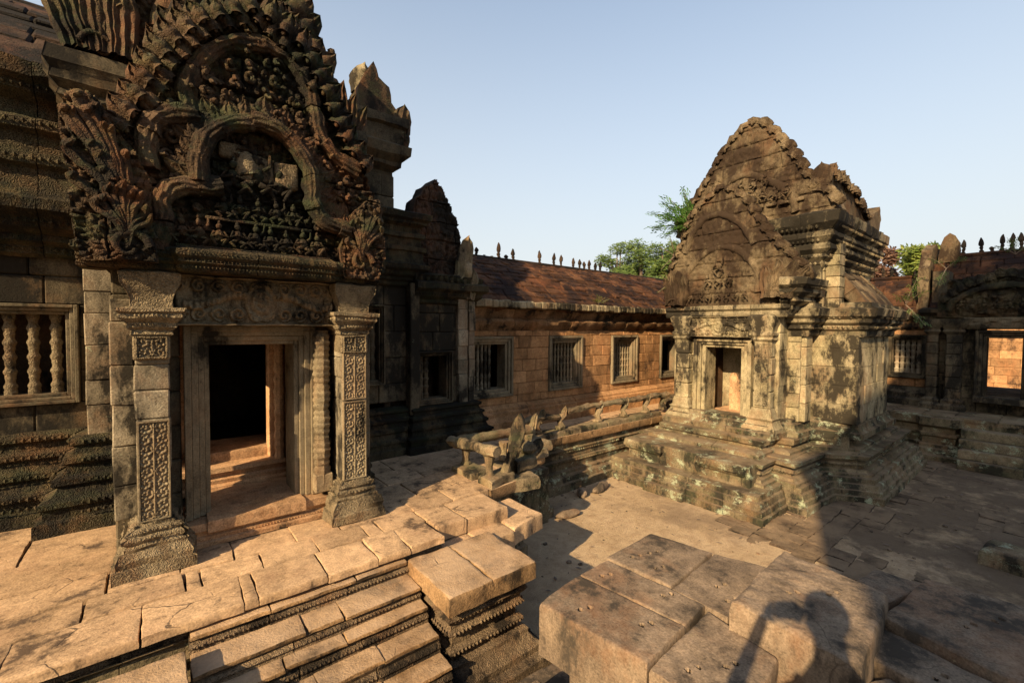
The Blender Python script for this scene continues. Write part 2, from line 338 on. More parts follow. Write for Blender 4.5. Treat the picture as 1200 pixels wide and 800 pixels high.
    def leaf(s, base, upv, nrm, h, w, th=.05, ribs=3, curl=0., nu=9, nv=8, t=None):
        """a carved flame leaf: ogive outline, domed front with ribs, flat back"""
        base = Vector(base); U = Vector(upv).normalized(); N = Vector(nrm).normalized(); A = U.cross(N).normalized()
        vs = []
        for j in range(nv+1):
            v = j/nv; hw = w/2*(.78+.5*v)*max(0, 1-v**3.6)**.7*(1+.06*math.cos(v*19))+.002
            for i in range(nu):
                u = -1+2*i/(nu-1); dome = math.sqrt(max(0, 1-u*u))
                d = th*(.15+.85*dome)*(.72+.28*math.cos(u*math.pi*ribs))*(1 if 0 < i < nu-1 else 0)*(.85+.15*math.cos(v*25))
                p = base+U*h*v+A*(u*hw+curl*v*v*w)+N*(d*(1-.35*v)+.05*h*max(0, v-.6)**2*4*.6)
                vs.append(p)
        nf = len(vs)
        for j in range(nv+1):
            for i in (0, nu-1): vs.append(vs[j*nu+i]-N*th*.8)
        fs = []
        for j in range(nv):
            for i in range(nu-1): fs.append((j*nu+i, j*nu+i+1, (j+1)*nu+i+1, (j+1)*nu+i))
            a, b = nf+2*j, nf+2*j+2
            fs += [(j*nu, (j+1)*nu, b, a), ((j+1)*nu-1, a+1, b+1, (j+2)*nu-1), (a, b, b+1, a+1)]
        # orient
        q = fs[0]; nn = (vs[q[1]]-vs[q[0]]).cross(vs[q[2]]-vs[q[0]])
        if nn.dot(N) < 0: fs = [tuple(reversed(f)) for f in fs]
        s.add(vs, fs, t)
    def prism(s, pts, o, A, B, N, th, res=.09, amp=.02, t=None, blocks=None):
        """thick slab with an outline given in (a,b) plane coordinates; front towards N; front is a triangulated, gently bumpy face"""
        o = Vector(o); A = Vector(A); B = Vector(B); N = Vector(N); P = []
        n = len(pts)
        for i in range(n):
            p, q = Vector(pts[i]), Vector(pts[(i+1) % n]); k = max(1, int((q-p).length/res))
            P += [p.lerp(q, j/k) for j in range(k)]
        f = [o+A*p.x+B*p.y for p in P]; m = len(P)
        vs = f+[v-N*th for v in f]
        area = sum(P[i].x*P[(i+1) % m].y-P[(i+1) % m].x*P[i].y for i in range(m)); ccw = area > 0
        flip = (A.cross(B).dot(N) > 0) != ccw
        F = tuple(range(m)); G = tuple(reversed(range(m, 2*m)))
        fs = [F, G]+[(i, i+m, (i+1) % m+m, (i+1) % m) for i in range(m)]
        if flip: fs = [tuple(reversed(x)) for x in fs]
        s.add(vs, fs, t)
    def slab(s, q, z1, th, rr=.03, res=.035, amp=.006, edge=.012, holes=(), t=None, sides=4, lowhole=.05, tilt=(0, 0), roughness=1.):
        """worn stone slab on 4 xy corners (counter-clockwise), rounded edges, drilled holes (x,y,r)"""
        q = [Vector(p) for p in q]; W = max((q[1]-q[0]).length, (q[2]-q[3]).length); H = max((q[3]-q[0]).length, (q[2]-q[1]).length)
        nu = max(3, int(W/res)); nv = max(3, int(H/res)); us = [i/nu for i in range(nu+1)]; vsn = [i/nv for i in range(nv+1)]
        sd = random.uniform(0, 50); cx = sum(q, Vector((0, 0)))/4
        e1 = rr*.28/W; e2 = rr*.28/H
        us = [0, e1]+us[1:-1]+[1-e1, 1]; vsn = [0, e2]+vsn[1:-1]+[1-e2, 1]; nu = len(us)-1; nv = len(vsn)-1
        V = []
        for v in vsn:
            for u in us:
                p = (q[0].lerp(q[1], u)).lerp(q[3].lerp(q[2], u), v)
                d = min(u*W, (1-u)*W, v*H, (1-v)*H)
                dd = [u*W, (1-u)*W, v*H, (1-v)*H]; dd.sort()
                r = rr*(1+.9*fbm(p.x*3+sd, p.y*3, 1)); r = max(r, .004)
                drop = 0
                for x in dd[:2]:
                    if x < r: drop += r-math.sqrt(max(0, r*r-(r-x)**2))
                z = z1-drop*.9+amp*fbm(p.x*2.2+sd, p.y*2.2, 0, 3)*roughness+amp*.35*fbm(p.x*14+sd, p.y*14, 2, 3)
                z += tilt[0]*(p.x-cx.x)+tilt[1]*(p.y-cx.y)
                for hx, hy, hr in holes:
                    hd = math.hypot(p.x-hx, p.y-hy)
                    if hd < hr: z -= lowhole*min(1, (hr-hd)/hr*2.5)
                if d < 1e-6 or d < rr*.3:
                    p = p+Vector((fbm(p.x*5+sd, p.y*5, 3), fbm(p.x*5+sd, p.y*5, 6)))*edge
                V.append((p.x, p.y, z))
        F = []
        for j in range(nv):
            for i in range(nu): a = j*(nu+1)+i; F.append((a, a+1, a+nu+2, a+nu+1))
        bd = [i for i in range(nu+1)]+[(j+1)*(nu+1)-1 for j in range(1, nv+1)]+[nv*(nu+1)+i for i in range(nu-1, -1, -1)]+[j*(nu+1) for j in range(nv-1, 0, -1)]
        prev = bd; nb = len(bd)
        for k in range(1, sides+1):
            cur = []
            for b in bd:
                x, y, z = V[b]; f = k/sides; zz = z+(z1-th-z)*f
                e = edge*.8*fbm(x*5+sd, y*5, zz*6) if k < sides else 0
                dx, dy = x-cx.x, y-cx.y; l = math.hypot(dx, dy)+1e-6
                cur.append(len(V)); V.append((x+dx/l*e, y+dy/l*e, zz))
            for i in range(nb): j = (i+1) % nb; F.append((prev[i], cur[i], cur[j], prev[j]))
            prev = cur
        F.append(tuple(reversed(prev)))
        a = (Vector(V[F[0][1]])-Vector(V[F[0][0]])).cross(Vector(V[F[0][2]])-Vector(V[F[0][0]]))
        if a.z < 0: F = [tuple(reversed(f)) for f in F]
        b0 = len(s.t); s.add(V, F, t)
        if holes:                                      # near-black tint paints in the shade inside the drilled sockets
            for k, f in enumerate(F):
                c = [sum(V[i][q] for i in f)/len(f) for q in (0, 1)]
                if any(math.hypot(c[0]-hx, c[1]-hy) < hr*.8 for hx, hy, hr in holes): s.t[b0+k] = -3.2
    def relief(s, o, A, B, N, w, h, fn, depth, res=.008, t=None, back=.03):
        o = Vector(o); A = Vector(A); B = Vector(B); N = Vector(N); nu = int(w/res); nv = int(h/res); vs = []
        for j in range(nv+1):
            for i in range(nu+1):
                u = i/nu; v = j/nv; e = 0 if (i in (0, nu) or j in (0, nv)) else fn(u*w, v*h, w, h)
                vs.append(o+A*(u*w)+B*(v*h)+N*(e*depth-(back if (i in (0, nu) or j in (0, nv)) else 0)))
        fs = [(j*(nu+1)+i, j*(nu+1)+i+1, (j+1)*(nu+1)+i+1, (j+1)*(nu+1)+i) for j in range(nv) for i in range(nu)]
        if A.cross(B).dot(N) < 0: fs = [tuple(reversed(f)) for f in fs]
        s.add(vs, fs, t)
    def warp(s, amp=.01, sc=6., o=2):
        nv = []
        for v in s.v:
            p = Vector(v)*sc; nv.append((v[0]+amp*fbm(p.x, p.y, p.z, o), v[1]+amp*fbm(p.x+31, p.y, p.z, o), v[2]+amp*fbm(p.x, p.y+47, p.z, o)))
        s.v = nv; return s
    def build(s, name, mat, parent=None, smooth=35):
        base = parent.matrix_basis.translation if parent else Vector()
        pp = parent
        base = Vector()
        while pp: base = base+pp.location; pp = pp.parent
        me = bpy.data.meshes.new(name); me.from_pydata([(a-base.x, b-base.y, c-base.z) for a, b, c in s.v], [], s.f)
        at = me.attributes.new('tint', 'FLOAT', 'FACE'); at.data.foreach_set('value', s.t)
        me.materials.append(MT[mat])
        me.polygons.foreach_set('use_smooth', [smooth > 0]*len(s.f)); me.update()
        if smooth: me.set_sharp_from_angle(angle=R(smooth))
        o = bpy.data.objects.new(name, me); COL.objects.link(o)
        if parent: o.parent = parent
        return o
def tag(o, label=None, cat=None, group=None, kind=None):
    if label: o['label'] = label
    if cat: o['category'] = cat
    if group: o['group'] = group
    if kind: o['kind'] = kind
    return o
def thing(name, label, cat, loc, group=None):
    o = bpy.data.objects.new(name, None); COL.objects.link(o); o.location = loc; o.empty_display_size = .2
    return tag(o, label, cat, group)
def relocate(o, loc):
    """move the origin of a world-space top-level mesh to its base"""
    loc = Vector(loc); o.data.transform(Matrix.Translation(-loc)); o.location = loc; return o

X_, Y_, Z_ = Vector((1, 0, 0)), Vector((0, 1, 0)), Vector((0, 0, 1))
def window(par, o, U, w, h, z0, fr=.13, nb=5, skip=(), depth=.3, mat='frame', balm='frame', r=.05, lean=0, reveal=True, bands=3, seg=12, sill=True):
    """o=(x,y) left end of the OUTER frame on the wall plane, U wall direction (outward = right of U)"""
    U = Vector((U[0], U[1], 0)).normalized(); N = Vector((U.y, -U.x, 0)); O = Vector((o[0], o[1], 0))
    f = MB()
    for k in range(bands):
        a = fr*k/bands; b = fr*(k+1)/bands; n = .045-.035*k
        if k == bands-1: n = -.03
        t = random.random()
        W = w; H = h
        bk = depth if k == bands-1 else .12
        f.block(O+U*a+Z_*(z0+a)-N*bk, U*(b-a), Z_*(H-2*a), N*(bk+n), .006, t)
        f.block(O+U*(W-b)+Z_*(z0+a)-N*bk, U*(b-a), Z_*(H-2*a), N*(bk+n), .006, t)
        f.block(O+U*(b)+Z_*(z0+a)-N*bk, U*(W-2*b), Z_*(b-a), N*(bk+n), .006, t)
        f.block(O+U*(b)+Z_*(z0+H-b)-N*bk, U*(W-2*b), Z_*(b-a), N*(bk+n), .006, t)
    wn = f.build('window_frame', mat, par)
    iw = w-2*fr; ih = h-2*fr
    for i in range(nb):
        if i in skip: continue
        m = MB(); p = O+U*(fr+iw*(i+.5)/nb)-N*(.03+depth*.35)+Z_*(z0+fr)
        pr = []; n = 44
        for j in range(n+1):
            q = j/n; rr = r*(.66+.34*abs(math.sin(q*math.pi*5.5))+.16*(1 if (j % 4) < 2 else 0))
            if q < .05 or q > .95: rr = r*1.12
            pr.append((rr, q*ih))
        m.lathe(p, pr, seg); m.build('baluster', balm, wn, 50)
    return wn
# ------------------------------------------------------------------ carving height functions
def scroll(u, v, w, h, cell=.085):
    x = abs(u-w/2)
    row = int(v/cell); cy = (row+.5)*cell; cx = w*.25
    r = math.hypot(x-cx, v-cy)/(min(w*.25, cell*.5)+1e-6); a = math.atan2(v-cy, (x-cx)*(1 if row % 2 else -1))
    e = .5+.5*math.sin(r*8-a*1.0)
    e *= 1 if r < 1.05 else .35
    stem = max(0, 1-abs(x)/.012)
    petal = .25*math.sin(a*7)*(.4 < r < 1)
    e = max(e*.75+petal, stem*.9)+.25*fbm(u*40, v*40, 3)
    if min(u, w-u) < .014 or min(v, h-v) < .014: e = 1
    elif min(u, w-u) < .022 or min(v, h-v) < .022: e = 0
    return e
def lintelfn(u, v, w, h):
    x = abs(u-w/2); e = .25*fbm(u*30, v*30, 1)
    # central figure and garland with pendants
    d = math.hypot(x/.13, (v-h*.5)/(h*.42)); 
    if d < 1: e += .75*math.sqrt(1-d)+.35*math.sin(d*16)*.6
    g = v-(h*.52+.05*math.sin(x*9.5)); 
    if abs(g) < .035 and d >= .9: e += .8*math.sqrt(1-(g/.035)**2)+.15*math.sin(x*160)
    c = .14; k = ((x+.03) % c)-c/2; r = math.hypot(k, v-h*.24)/.062
    if r < 1 and d > .9: e += .45+.35*math.sin(r*9+math.atan2(v-h*.24, k))
    r = math.hypot(k, v-h*.8)/.055
    if r < 1 and d > .9: e += .4+.35*math.sin(r*9-math.atan2(v-h*.8, k))
    if v < .02 or v > h-.02: e = .9
    return min(1.3, e)
def tymp(u, v, w, h):
    return .7*fbm(u*9, v*9, 0, 4)+.45*abs(fbm(u*22, v*22, 5, 3))

def inside(P, x, y):
    c = False; j = len(P)-1
    for i in range(len(P)):
        if (P[i][1] > y) != (P[j][1] > y) and x < (P[j][0]-P[i][0])*(y-P[i][1])/(P[j][1]-P[i][1])+P[i][0]: c = not c
        j = i
    return c
def field(mb, P, o, A, B, N, res, depth, cell=.1, soft=1., seam=.3, org=(0, 0)):
    """carved skin over an outlined front: leaf scrolls in rows radiating from org, with block seams"""
    o, A, B, N = Vector(o), Vector(A), Vector(B), Vector(N)
    x0, x1 = min(p[0] for p in P), max(p[0] for p in P); y0, y1 = min(p[1] for p in P), max(p[1] for p in P)
    nu = int((x1-x0)/res); nv = int((y1-y0)/res); idx = {}; vs = []
    sd = random.uniform(0, 90)
    for j in range(nv+1):
        for i in range(nu+1):
            x = x0+(x1-x0)*i/nu; y = y0+(y1-y0)*j/nv
            if not inside(P, x, y): continue
            dx, dy = x-org[0], y-org[1]; rr = math.hypot(dx, dy); th = math.atan2(dx, dy)
            k = int(rr/cell); fr = rr/cell-k; na = max(3, round(abs(k+.5)*5.2)); at = (th/math.pi*na+(k % 2)*.5); fa = at-math.floor(at)
            q = math.hypot((fa-.5)*2, (fr-.45)*1.7); e = max(0, 1-q*q)**.5+.22*math.cos(q*13)*(q < 1)
            e = e*.8+.45*fbm(x*13+sd, y*13, 0, 3)+.5*abs(fbm(x*5+sd, y*5, 4, 2))
            row = int((y+.012*fbm(x*2, 3, 1))/seam); ph = (x+(row % 2)*.23+.1*fbm(row*3.1, 0, 0, 1)) % .55
            if (y % seam) < res*1.2 or ph < res*1.2: e -= 1.1
            idx[i, j] = len(vs); vs.append(o+A*x+B*y+N*(e*depth*soft))
    fs = []; fl = A.cross(B).dot(N) < 0
    for (i, j) in idx:
        c = [(i, j), (i+1, j), (i+1, j+1), (i, j+1)]
        if all(k in idx for k in c): f = [idx[k] for k in c]; fs.append(tuple(reversed(f)) if fl else tuple(f))
    mb.add(vs, fs)
def figure(mb, p, h, face=(0, -1, 0), pose=0):
    """small kneeling carved figure, relief sculpture"""
    p = Vector(p); N = Vector(face); A = Vector((-N.y, N.x, 0)); s = h; t = .5
    mb.blob(p+Z_*.47*s+N*.05*s, (.17*s if abs(A.x) > .5 else .12*s, .12*s if abs(A.x) > .5 else .17*s, .22*s), t)
    mb.blob(p+Z_*.82*s+N*.08*s, (.11*s, .11*s, .13*s), t); mb.blob(p+Z_*.98*s+N*.07*s, (.06*s, .06*s, .09*s), t)
    for sg in (-1, 1):
        sh = p+A*sg*.17*s+Z_*.62*s+N*.06*s; up_ = pose == 1 and sg == 1
        el = sh+A*sg*.12*s+(Z_*.12*s if up_ else -Z_*.2*s)+N*.06*s; ha = (el+Z_*.25*s) if up_ else p+A*sg*.04*s+Z_*.5*s+N*.2*s
        mb.tube([sh, el, ha], [.055*s, .045*s, .035*s], 6, t=t)
        hp = p+A*sg*.1*s+Z_*.28*s+N*.05*s; kn = p+A*sg*(.27)*s+Z_*(.2 if pose != 2 else .35)*s+N*.2*s; ft = p+A*sg*.1*s+Z_*.05*s+N*.14*s
        mb.tube([hp, kn, ft], [.085*s, .07*s, .045*s], 6, t=t)

def arch_pts(ctrl, n=10):
    """Catmull-Rom through control points"""
    C = [Vector(c) for c in ctrl]; C = [C[0]*2-C[1]]+C+[C[-1]*2-C[-2]]; out = []
    for i in range(1, len(C)-2):
        for k in range(n):
            t = k/n; p0, p1, p2, p3 = C[i-1:i+3]
            out.append(.5*((2*p1)+(-p0+p2)*t+(2*p0-5*p1+4*p2-p3)*t*t+(-p0+3*p1-3*p2+p3)*t**3))
    out.append(C[-2]); return out

def leafrow(mb, pts, N, h, w, th=.05, out=None, sp=None, hj=.2, lean=0.):
    """flame leaves standing on a curve, pointing away from it"""
    P = [Vector(p) for p in pts]; N = Vector(N); acc = 0; sp = sp or w*.8
    tot = sum((b-a).length for a, b in zip(P, P[1:])); k = max(1, int(tot/sp)); tgt = [(i+.5)*tot/k for i in range(k)]; j = 0
    for a, b in zip(P, P[1:]):
        l = (b-a).length
        while j < k and tgt[j] <= acc+l+1e-6:
            f = (tgt[j]-acc)/l; p = a.lerp(b, f); d = (b-a).normalized(); o = N.cross(d)*(-1 if out == -1 else 1)
            o = (o+Z_*.45+d*lean).normalized()
            hh = h*random.uniform(1-hj, 1+hj); ww = w*random.uniform(.95, 1.2)
            mb.leaf(p-o*h*.12, o, N, hh, ww, th*.8, ribs=3, nu=11, nv=9); mb.leaf(p-o*h*.1+N*th*.35, o, N, hh*.62, ww*.62, th*.75, ribs=0, nu=7, nv=6)
            mb.blob(p-o*h*.05+N*th*.7, (ww*.11, ww*.11, ww*.2), seg=6)
            j += 1
        acc += l

def naga_fan(mb, base, N, A, h, n=5, spread=.5, lean=.25, w=.14, th=.07):
    """many-headed naga hood: long curved leaves fanning out of a scrolled foot"""
    base = Vector(base); N = Vector(N).normalized(); A = Vector(A).normalized()
    for k in range(n):
        f = k/(n-1)-.5; d = (Z_+A*(f*2*spread+lean)).normalized(); hh = h*(1-.35*abs(f)*1.2)*random.uniform(.93, 1.05)
        mb.leaf(base+A*f*w*2.0+N*.015*(n-k), d, N, hh, w*1.35, th, ribs=3, curl=.35*(f+lean), nu=13, nv=12)
    # hood ribs and scroll
    pts = [base+A*(math.cos(a)*r)+Z_*(math.sin(a)*r+.04)+N*th for a, r in [(q*.5, .16*h*(1-q*.07)) for q in range(11)]]
    mb.tube(pts, [.035*h*(1-q*.06) for q in range(11)], 8, nrm=N)

# ================================================================== SETTING: ground
g = MB(); n = 90; ext = (-6, 22, -10, 12)
V = []; F = []
xs = [-600, -120, -30]+[-8+i*.22 for i in range(120)]+[40, 120, 700]; ys = [-600, -100, -20]+[-8+i*.22 for i in range(100)]+[40, 120, 700]
for y in ys:
    for x in xs: V.append((x, y, .02*fbm(x*.5, y*.5, 0, 3)+.006*fbm(x*3, y*3, 2, 3) if abs(x) < 30 and abs(y) < 25 else 0))
nx = len(xs)
for j in range(len(ys)-1):
    for i in range(nx-1): F.append((j*nx+i, j*nx+i+1, (j+1)*nx+i+1, (j+1)*nx+i))
g.add(V, F, .5); tag(g.build('ground', 'sand', smooth=180), kind='structure')
# laterite paving patches next to the shrine and across the shaded part of the yard, half buried in sand
pv = MB(); random.seed(21)
for i in range(34):
    for j in range(22):
        x = 5.1+i*.29+(j % 2)*.14; y = -2.8+j*.27
        d = max(0, 2.62-y) if x < 7.9 else max(0, 1.75-y)          # distance in front of the shrine base
        inz = (x > 6.0 and y < 2.75) or (x < 6.7 and x > 6.2 and y < 5)
        pr = .8-d*.30+1.0*fbm(x*.7, y*.7, 4, 4)
        if inz and pr > .34:
            e = lambda: random.uniform(-.012, .012)
            gh = .02*fbm(x*.5+.07, y*.5+.07, 0, 3)+.006*fbm(x*3, y*3, 2, 3)
            pv.slab([(x+e(), y+e()), (x+.289+e(), y+e()), (x+.289+e(), y+.27+e()), (x+e(), y+.27+e())], gh+min(.024, -.034+.06*pr)+random.uniform(-.003, .003), .07, .010, .03, .02, .012, t=random.random(), sides=1, tilt=(e()*1.5, e()*1.5))
for i in range(9):
    x = 6.25+random.uniform(-.1, .2); y = 2.6+i*.28
    if 0: pv.slab([(x, y), (x+.35, y+.01), (x+.34, y+.26), (x+.005, y+.27)], .012, .05, .03, .045, .012, .02, sides=1)
tag(pv.build('laterite_paving', 'latp'), kind='structure')

pb = MB(); random.seed(99)
for i in range(900):
    x = random.uniform(2.6, 13); y = random.uniform(-3, 5.3); r_ = random.choice((.006, .008, .012, .018, .03))*random.uniform(.7, 1.3)
    if fbm(x*.7, y*.7, 9, 3) < -.1: continue
    pb.blob((x, y, .02*fbm(x*.5, y*.5, 0, 3)+.006*fbm(x*3, y*3, 2, 3)+r_*.3), (r_*random.uniform(.8, 1.4), r_, r_*.6), seg=6)
tag(pb.warp(.006, 30).build('pebbles', 'block', smooth=60), 'scattered pebbles and grit lying on the courtyard sand', 'pebbles', kind='stuff')
lt = MB()
for i in range(420):
    x = random.uniform(2.8, 13); y = random.uniform(-2.5, 5.2); a = random.uniform(0, 6.28); l = random.uniform(.02, .05); z = .02*fbm(x*.5, y*.5, 0, 3)+.006*fbm(x*3, y*3, 2, 3)+.012
    c, d = math.cos(a)*l, math.sin(a)*l; lt.add([(x-c, y-d, z), (x+d*.35, y-c*.35, z+.006), (x+c, y+d, z+random.uniform(0, .01)), (x-d*.35, y+c*.35, z+.004)], [(0, 1, 2, 3)])
tag(lt.build('leaf_litter', 'bark', smooth=0), 'dry fallen leaves scattered over the courtyard', 'leaf litter', kind='stuff')
# ================================================================== terrace in front of the hall
random.seed(3)
ter = thing('stone_terrace', 'long raised terrace of pale sandstone slabs in front of the temple hall and gallery', 'terrace', (2, 4.5, 0))
EDGE = [(-9, 3.47), (2.0, 3.5), (2.03, 3.62), (2.86, 3.72), (2.98, 4.15), (3.4, 4.22), (3.5, 4.72), (4.45, 4.84), (4.55, 5.42), (13.5, 5.47)]
body = MB()
WPROF = [(.16, 0), (.16, .14), (.12, .16), (.1, .24), (.04, .27), (.04, .31), (-.03, .33), (-.03, .42), (0, .45), (0, .5), (-.05, .52), (-.05, .6), (-.01, .63), (.01, .68), (-.03, .7), (-.03, .77), (.0, .8)]
body.mould(EDGE, WPROF, stone=.8, back=.6, eros=.012)
body.beads(EDGE[-2:], .02, .475, .06, .022); body.beads(EDGE[-2:], .03, .65, .06, .02)
body.build('moulded_base', 'plinth', ter)
cap = MB()
cap.mould(EDGE[-6:], [(.03, .80), (.05, .83), (.05, .945)], stone=.9, back=.35, eros=.012)
cap.build('kerb_moulding', 'step', ter); cap = MB()
cap.mould([(-9, 3.47), (2.0, 3.5)], [(-.06, .72), (-.06, .77), (-.03, .785), (-.02, .81), (-.03, .83), (-.055, .84), (-.03, .86), (-.03, .885)], stone=.9, back=.35, eros=.006)
cap.beads([(-9, 3.47), (2.0, 3.5)], -.02, .81, .032, .012)
cap.build('kerb_moulding', 'riser', ter)
pav = MB()
def row(y0, y1, cuts, z=.95, th=.11, sk=0., zj=.006, dy=0.03, tk=None, rr=.007):
    for a, b in zip(cuts, cuts[1:]):
        g = .006
        pav.slab([(a+g, y0+g+sk*a), (b-g, y0+g+sk*b+random.uniform(-dy, dy)*.3), (b-g+random.uniform(-.02, .02), y1-g+sk*b), (a+g, y1-g+sk*a)], z+random.uniform(-zj, zj), th, rr, .026, .004, .008, tilt=(random.uniform(-.01, .01), random.uniform(-.01, .01)))
row(3.44, 3.86, [-3.2, -2.3, -1.5, -.72, -.12, .43, .52, .98, 1.38, 1.66, 2.0], rr=.012, th=.065)
row(3.86, 4.16, [-3.2, -2.4, -1.7, -1.05, -.42, .12, .22, .62, 1.03, 1.46, 1.6, 2.02], th=.1)
row(4.16, 4.52, [-3.2, -2.5, -1.6, -.9, -.32, .1, .45, .92, 1.30, 1.80, 2.2], th=.1)
row(4.52, 5.05, [-3.2, -2.6, -1.9, -1.2, -.3])
row(5.05, 5.62, [-3.2, -2.3, -1.5, -.9, -.3]); row(5.62, 6.4, [-3.2, -2.5, -1.7, -.7, 0])
row(3.62, 4.12, [2.02, 2.35, 2.86], th=.14, rr=.014); row(4.12, 4.5, [2.02, 2.5, 2.98], rr=.012)
row(4.5, 4.98, [1.80, 2.25, 2.72, 3.12, 3.5]); row(4.98, 5.45, [1.80, 2.1, 2.6, 3.2, 3.8, 4.5]); row(5.45, 6.0, [1.8, 2.4, 2.9, 3.5, 4.2, 4.9, 5.6, 6.4, 7.1, 7.9, 8.8, 9.6, 10.5, 11.4, 12.4, 13.5])
row(6.0, 6.6, [1.8, 2.5, 3.2, 3.9, 4.7, 5.5, 6.3, 7.2, 8.1, 9.0, 9.9, 10.8, 12, 13.5])
row(4.22, 4.5, [2.98, 3.38])
# lower ledge that sticks out beyond the edge
for q, z in (([(2.03, 3.36), (2.36, 3.36), (2.36, 3.66), (2.03, 3.64)], .80), ([(2.37, 3.3), (2.75, 3.36), (2.75, 3.72), (2.37, 3.72)], .81), ([(2.76, 3.38), (3.24, 3.5), (3.22, 4.05), (2.8, 4.05)], .82)):
    pav.slab(q, z, .17, .018, .026, .006, .014)
pav.build('paving_slabs', 'ter', ter)
core = MB(); core.box(-9, 1.9, 3.75, 9, 0, .80, .01); core.box(1.9, 2.8, 3.9, 9, 0, .80, .01); core.box(2.8, 4.4, 4.6, 9, 0, .81, .01); core.box(4.4, 14, 5.75, 9, 0, .82, .01)
core.build('rubble_core', 'plinth', ter)

# stairs with two podiums
st = thing('entrance_staircase', 'worn moulded staircase leading down from the terrace beside the square podium', 'staircase', (.85, 3, 0))
SY = [3.40, 3.17, 3.05, 2.86, 2.68, 2.5, 2.32]; SZ = [.86, .75, .65, .53, .40, .27, .14]
for k in range(7):
    m = MB(); y0 = SY[k]; z1 = SZ[k]; yb = (SY[k-1] if k else 3.55)+.06; z0 = SZ[k+1] if k < 6 else 0
    cuts = [.12]+sorted([.12+(1.5)*(q+random.uniform(-.3, .3))/3 for q in (1, 2)])+[1.62]
    for a, b in zip(cuts, cuts[1:]):
        dy = random.uniform(-.01, .012)
        m.slab([(a+.005, y0+dy), (b-.005, y0+dy+random.uniform(-.006, .006)), (b-.004, yb), (a+.004, yb)], z1+random.uniform(-.004, .004), .024, .007, .016, .005, .010, sides=2)
    rm = MB(); rm.mould([(.12, y0), (1.62, y0)], [(-.0, z0-.01), (-.012, z0+(z1-z0)*.2), (.004, z0+(z1-z0)*.3), (-.004, z0+(z1-z0)*.46), (-.028, z0+(z1-z0)*.56), (-.012, z1-.024)], stone=.5, back=.2, eros=.006, jit=.007)
    rm.beads([(.12, y0), (1.62, y0)], .002, z0+(z1-z0)*.34, .028, .012, h=1.)
    so_ = m.build('step', 'step', st); rm.build('riser', 'riser', so_)
def podium(x0, x1, y0, y1, zt, par, cuts):
    p = thing_part = MB(); path = [(x1-.1, y1), (x0+.1, y1), (x0+.1, y0+.12), (x1-.1, y0+.12)]
    path = [(x0+.08, y1), (x0+.08, y0+.1), (x1-.1, y0+.1), (x1-.1, y1)]
    z = lambda f: f*(zt-.14)
    pr = [(.22, 0), (.22, z(.13)), (.14, z(.15)), (.14, z(.22)), (.09, z(.26)), (.05, z(.34)), (.05, z(.38)), (-.01, z(.40)), (-.01, z(.46)), (.02, z(.48)), (.02, z(.52)), (-.03, z(.54)), (-.03, z(.64)), (.0, z(.67)), (.03, z(.71)), (.0, z(.75)), (.0, z(.80)), (.03, z(.84)), (.05, z(.88)), (.03, z(.92)), (.03, z(1))]
    p.mould(path, pr, stone=.9, back=.5 if x1-x0 > .7 else .3, eros=.009, res=.05)
    for f, s_ in ((.5, .016), (.72, .018), (.86, .015), (.37, .012)): p.beads(path, .035 if f > .6 else .03, z(f), .034, s_, h=1.1)
    p.box(x0+.25, x1-.25, y0+.25, y1, 0, zt-.16)
    o = p.build('podium_body', 'riser', par)
    for a, b in zip(cuts, cuts[1:]):
        c = MB(); c.slab([(a+.004, y0), (b-.004, y0), (b-.004, y1), (a+.004, y1)], zt, .145, .016, .018, .005, .01, tilt=(random.uniform(-.01, .01), .0), sides=6); 
        c.relief((a+.01, y0+.012, zt-.13), X_, Z_, -Y_, b-a-.02, .09, lambda u, v, w, h: .5+.5*math.sin(u*150)*math.sin(v*45+.4), .012, .006)
        c.build('cap_slab', 'step', o)
podium(1.62, 2.48, 2.74, 3.44, .86, st, [1.62, 2.03, 2.48]); podium(-1.1, .10, 2.3, 3.30, .86, st, [-1.1, -.45, .10])

# ================================================================== balustrades
random.seed(5)
bal = thing('corner_balustrade', 'broken naga balustrade with an upright hood stone on the terrace corner', 'balustrade', (3.2, 4.5, .95))
b = MB()
b.slab([(3.0, 4.12), (3.42, 4.2), (3.42, 4.46), (3.0, 4.4)], 1.05, .11, .02, .04, .006, .02); b.slab([(3.3, 4.2), (3.75, 4.1), (3.8, 4.4), (3.4, 4.45)], .96, .16, .02, .04, .006, .02)
b.slab([(2.98, 4.5), (3.3, 4.5), (3.3, 4.95), (2.98, 4.95)], 1.03, .09, .02, .04, .006, .02)
b.build('base_stone', 'rail', bal)
for (x, y, h) in ((3.12, 4.32, .28), (3.16, 4.9, .24), (3.75, 4.85, .24), (4.3, 4.95, .24)):
    p = MB(); p.lathe((x, y, 1.0), [(.075, 0), (.075, .04), (.05, .07), (.045, h*.55), (.06, h*.75), (.075, h)], 8); p.warp(.012, 9).build('post', 'rail', bal)
r = MB(); pts = [(3.02, 5.05, 1.33), (3.04, 4.8, 1.34), (3.08, 4.55, 1.35), (3.1, 4.36, 1.35), (3.12, 4.16, 1.36)]
r.tube(arch_pts(pts, 6), .074, 9, nrm=(1, 0, 0)); r.warp(.028, 8).build('rail_beam', 'rail', bal, 50)
r = MB(); r.tube(arch_pts([(3.06, 5.0, 1.33), (3.5, 4.98, 1.32), (3.9, 4.99, 1.31), (4.35, 5.02, 1.3)], 6), .068, 9); r.warp(.028, 8).build('rail_beam', 'rail', bal, 50)
h_ = MB(); h_.tube([(3.36, 4.3, 1.04), (3.38, 4.28, 1.15), (3.44, 4.26, 1.27), (3.5, 4.24, 1.36)], [.07, .055, .06, .08], 10)
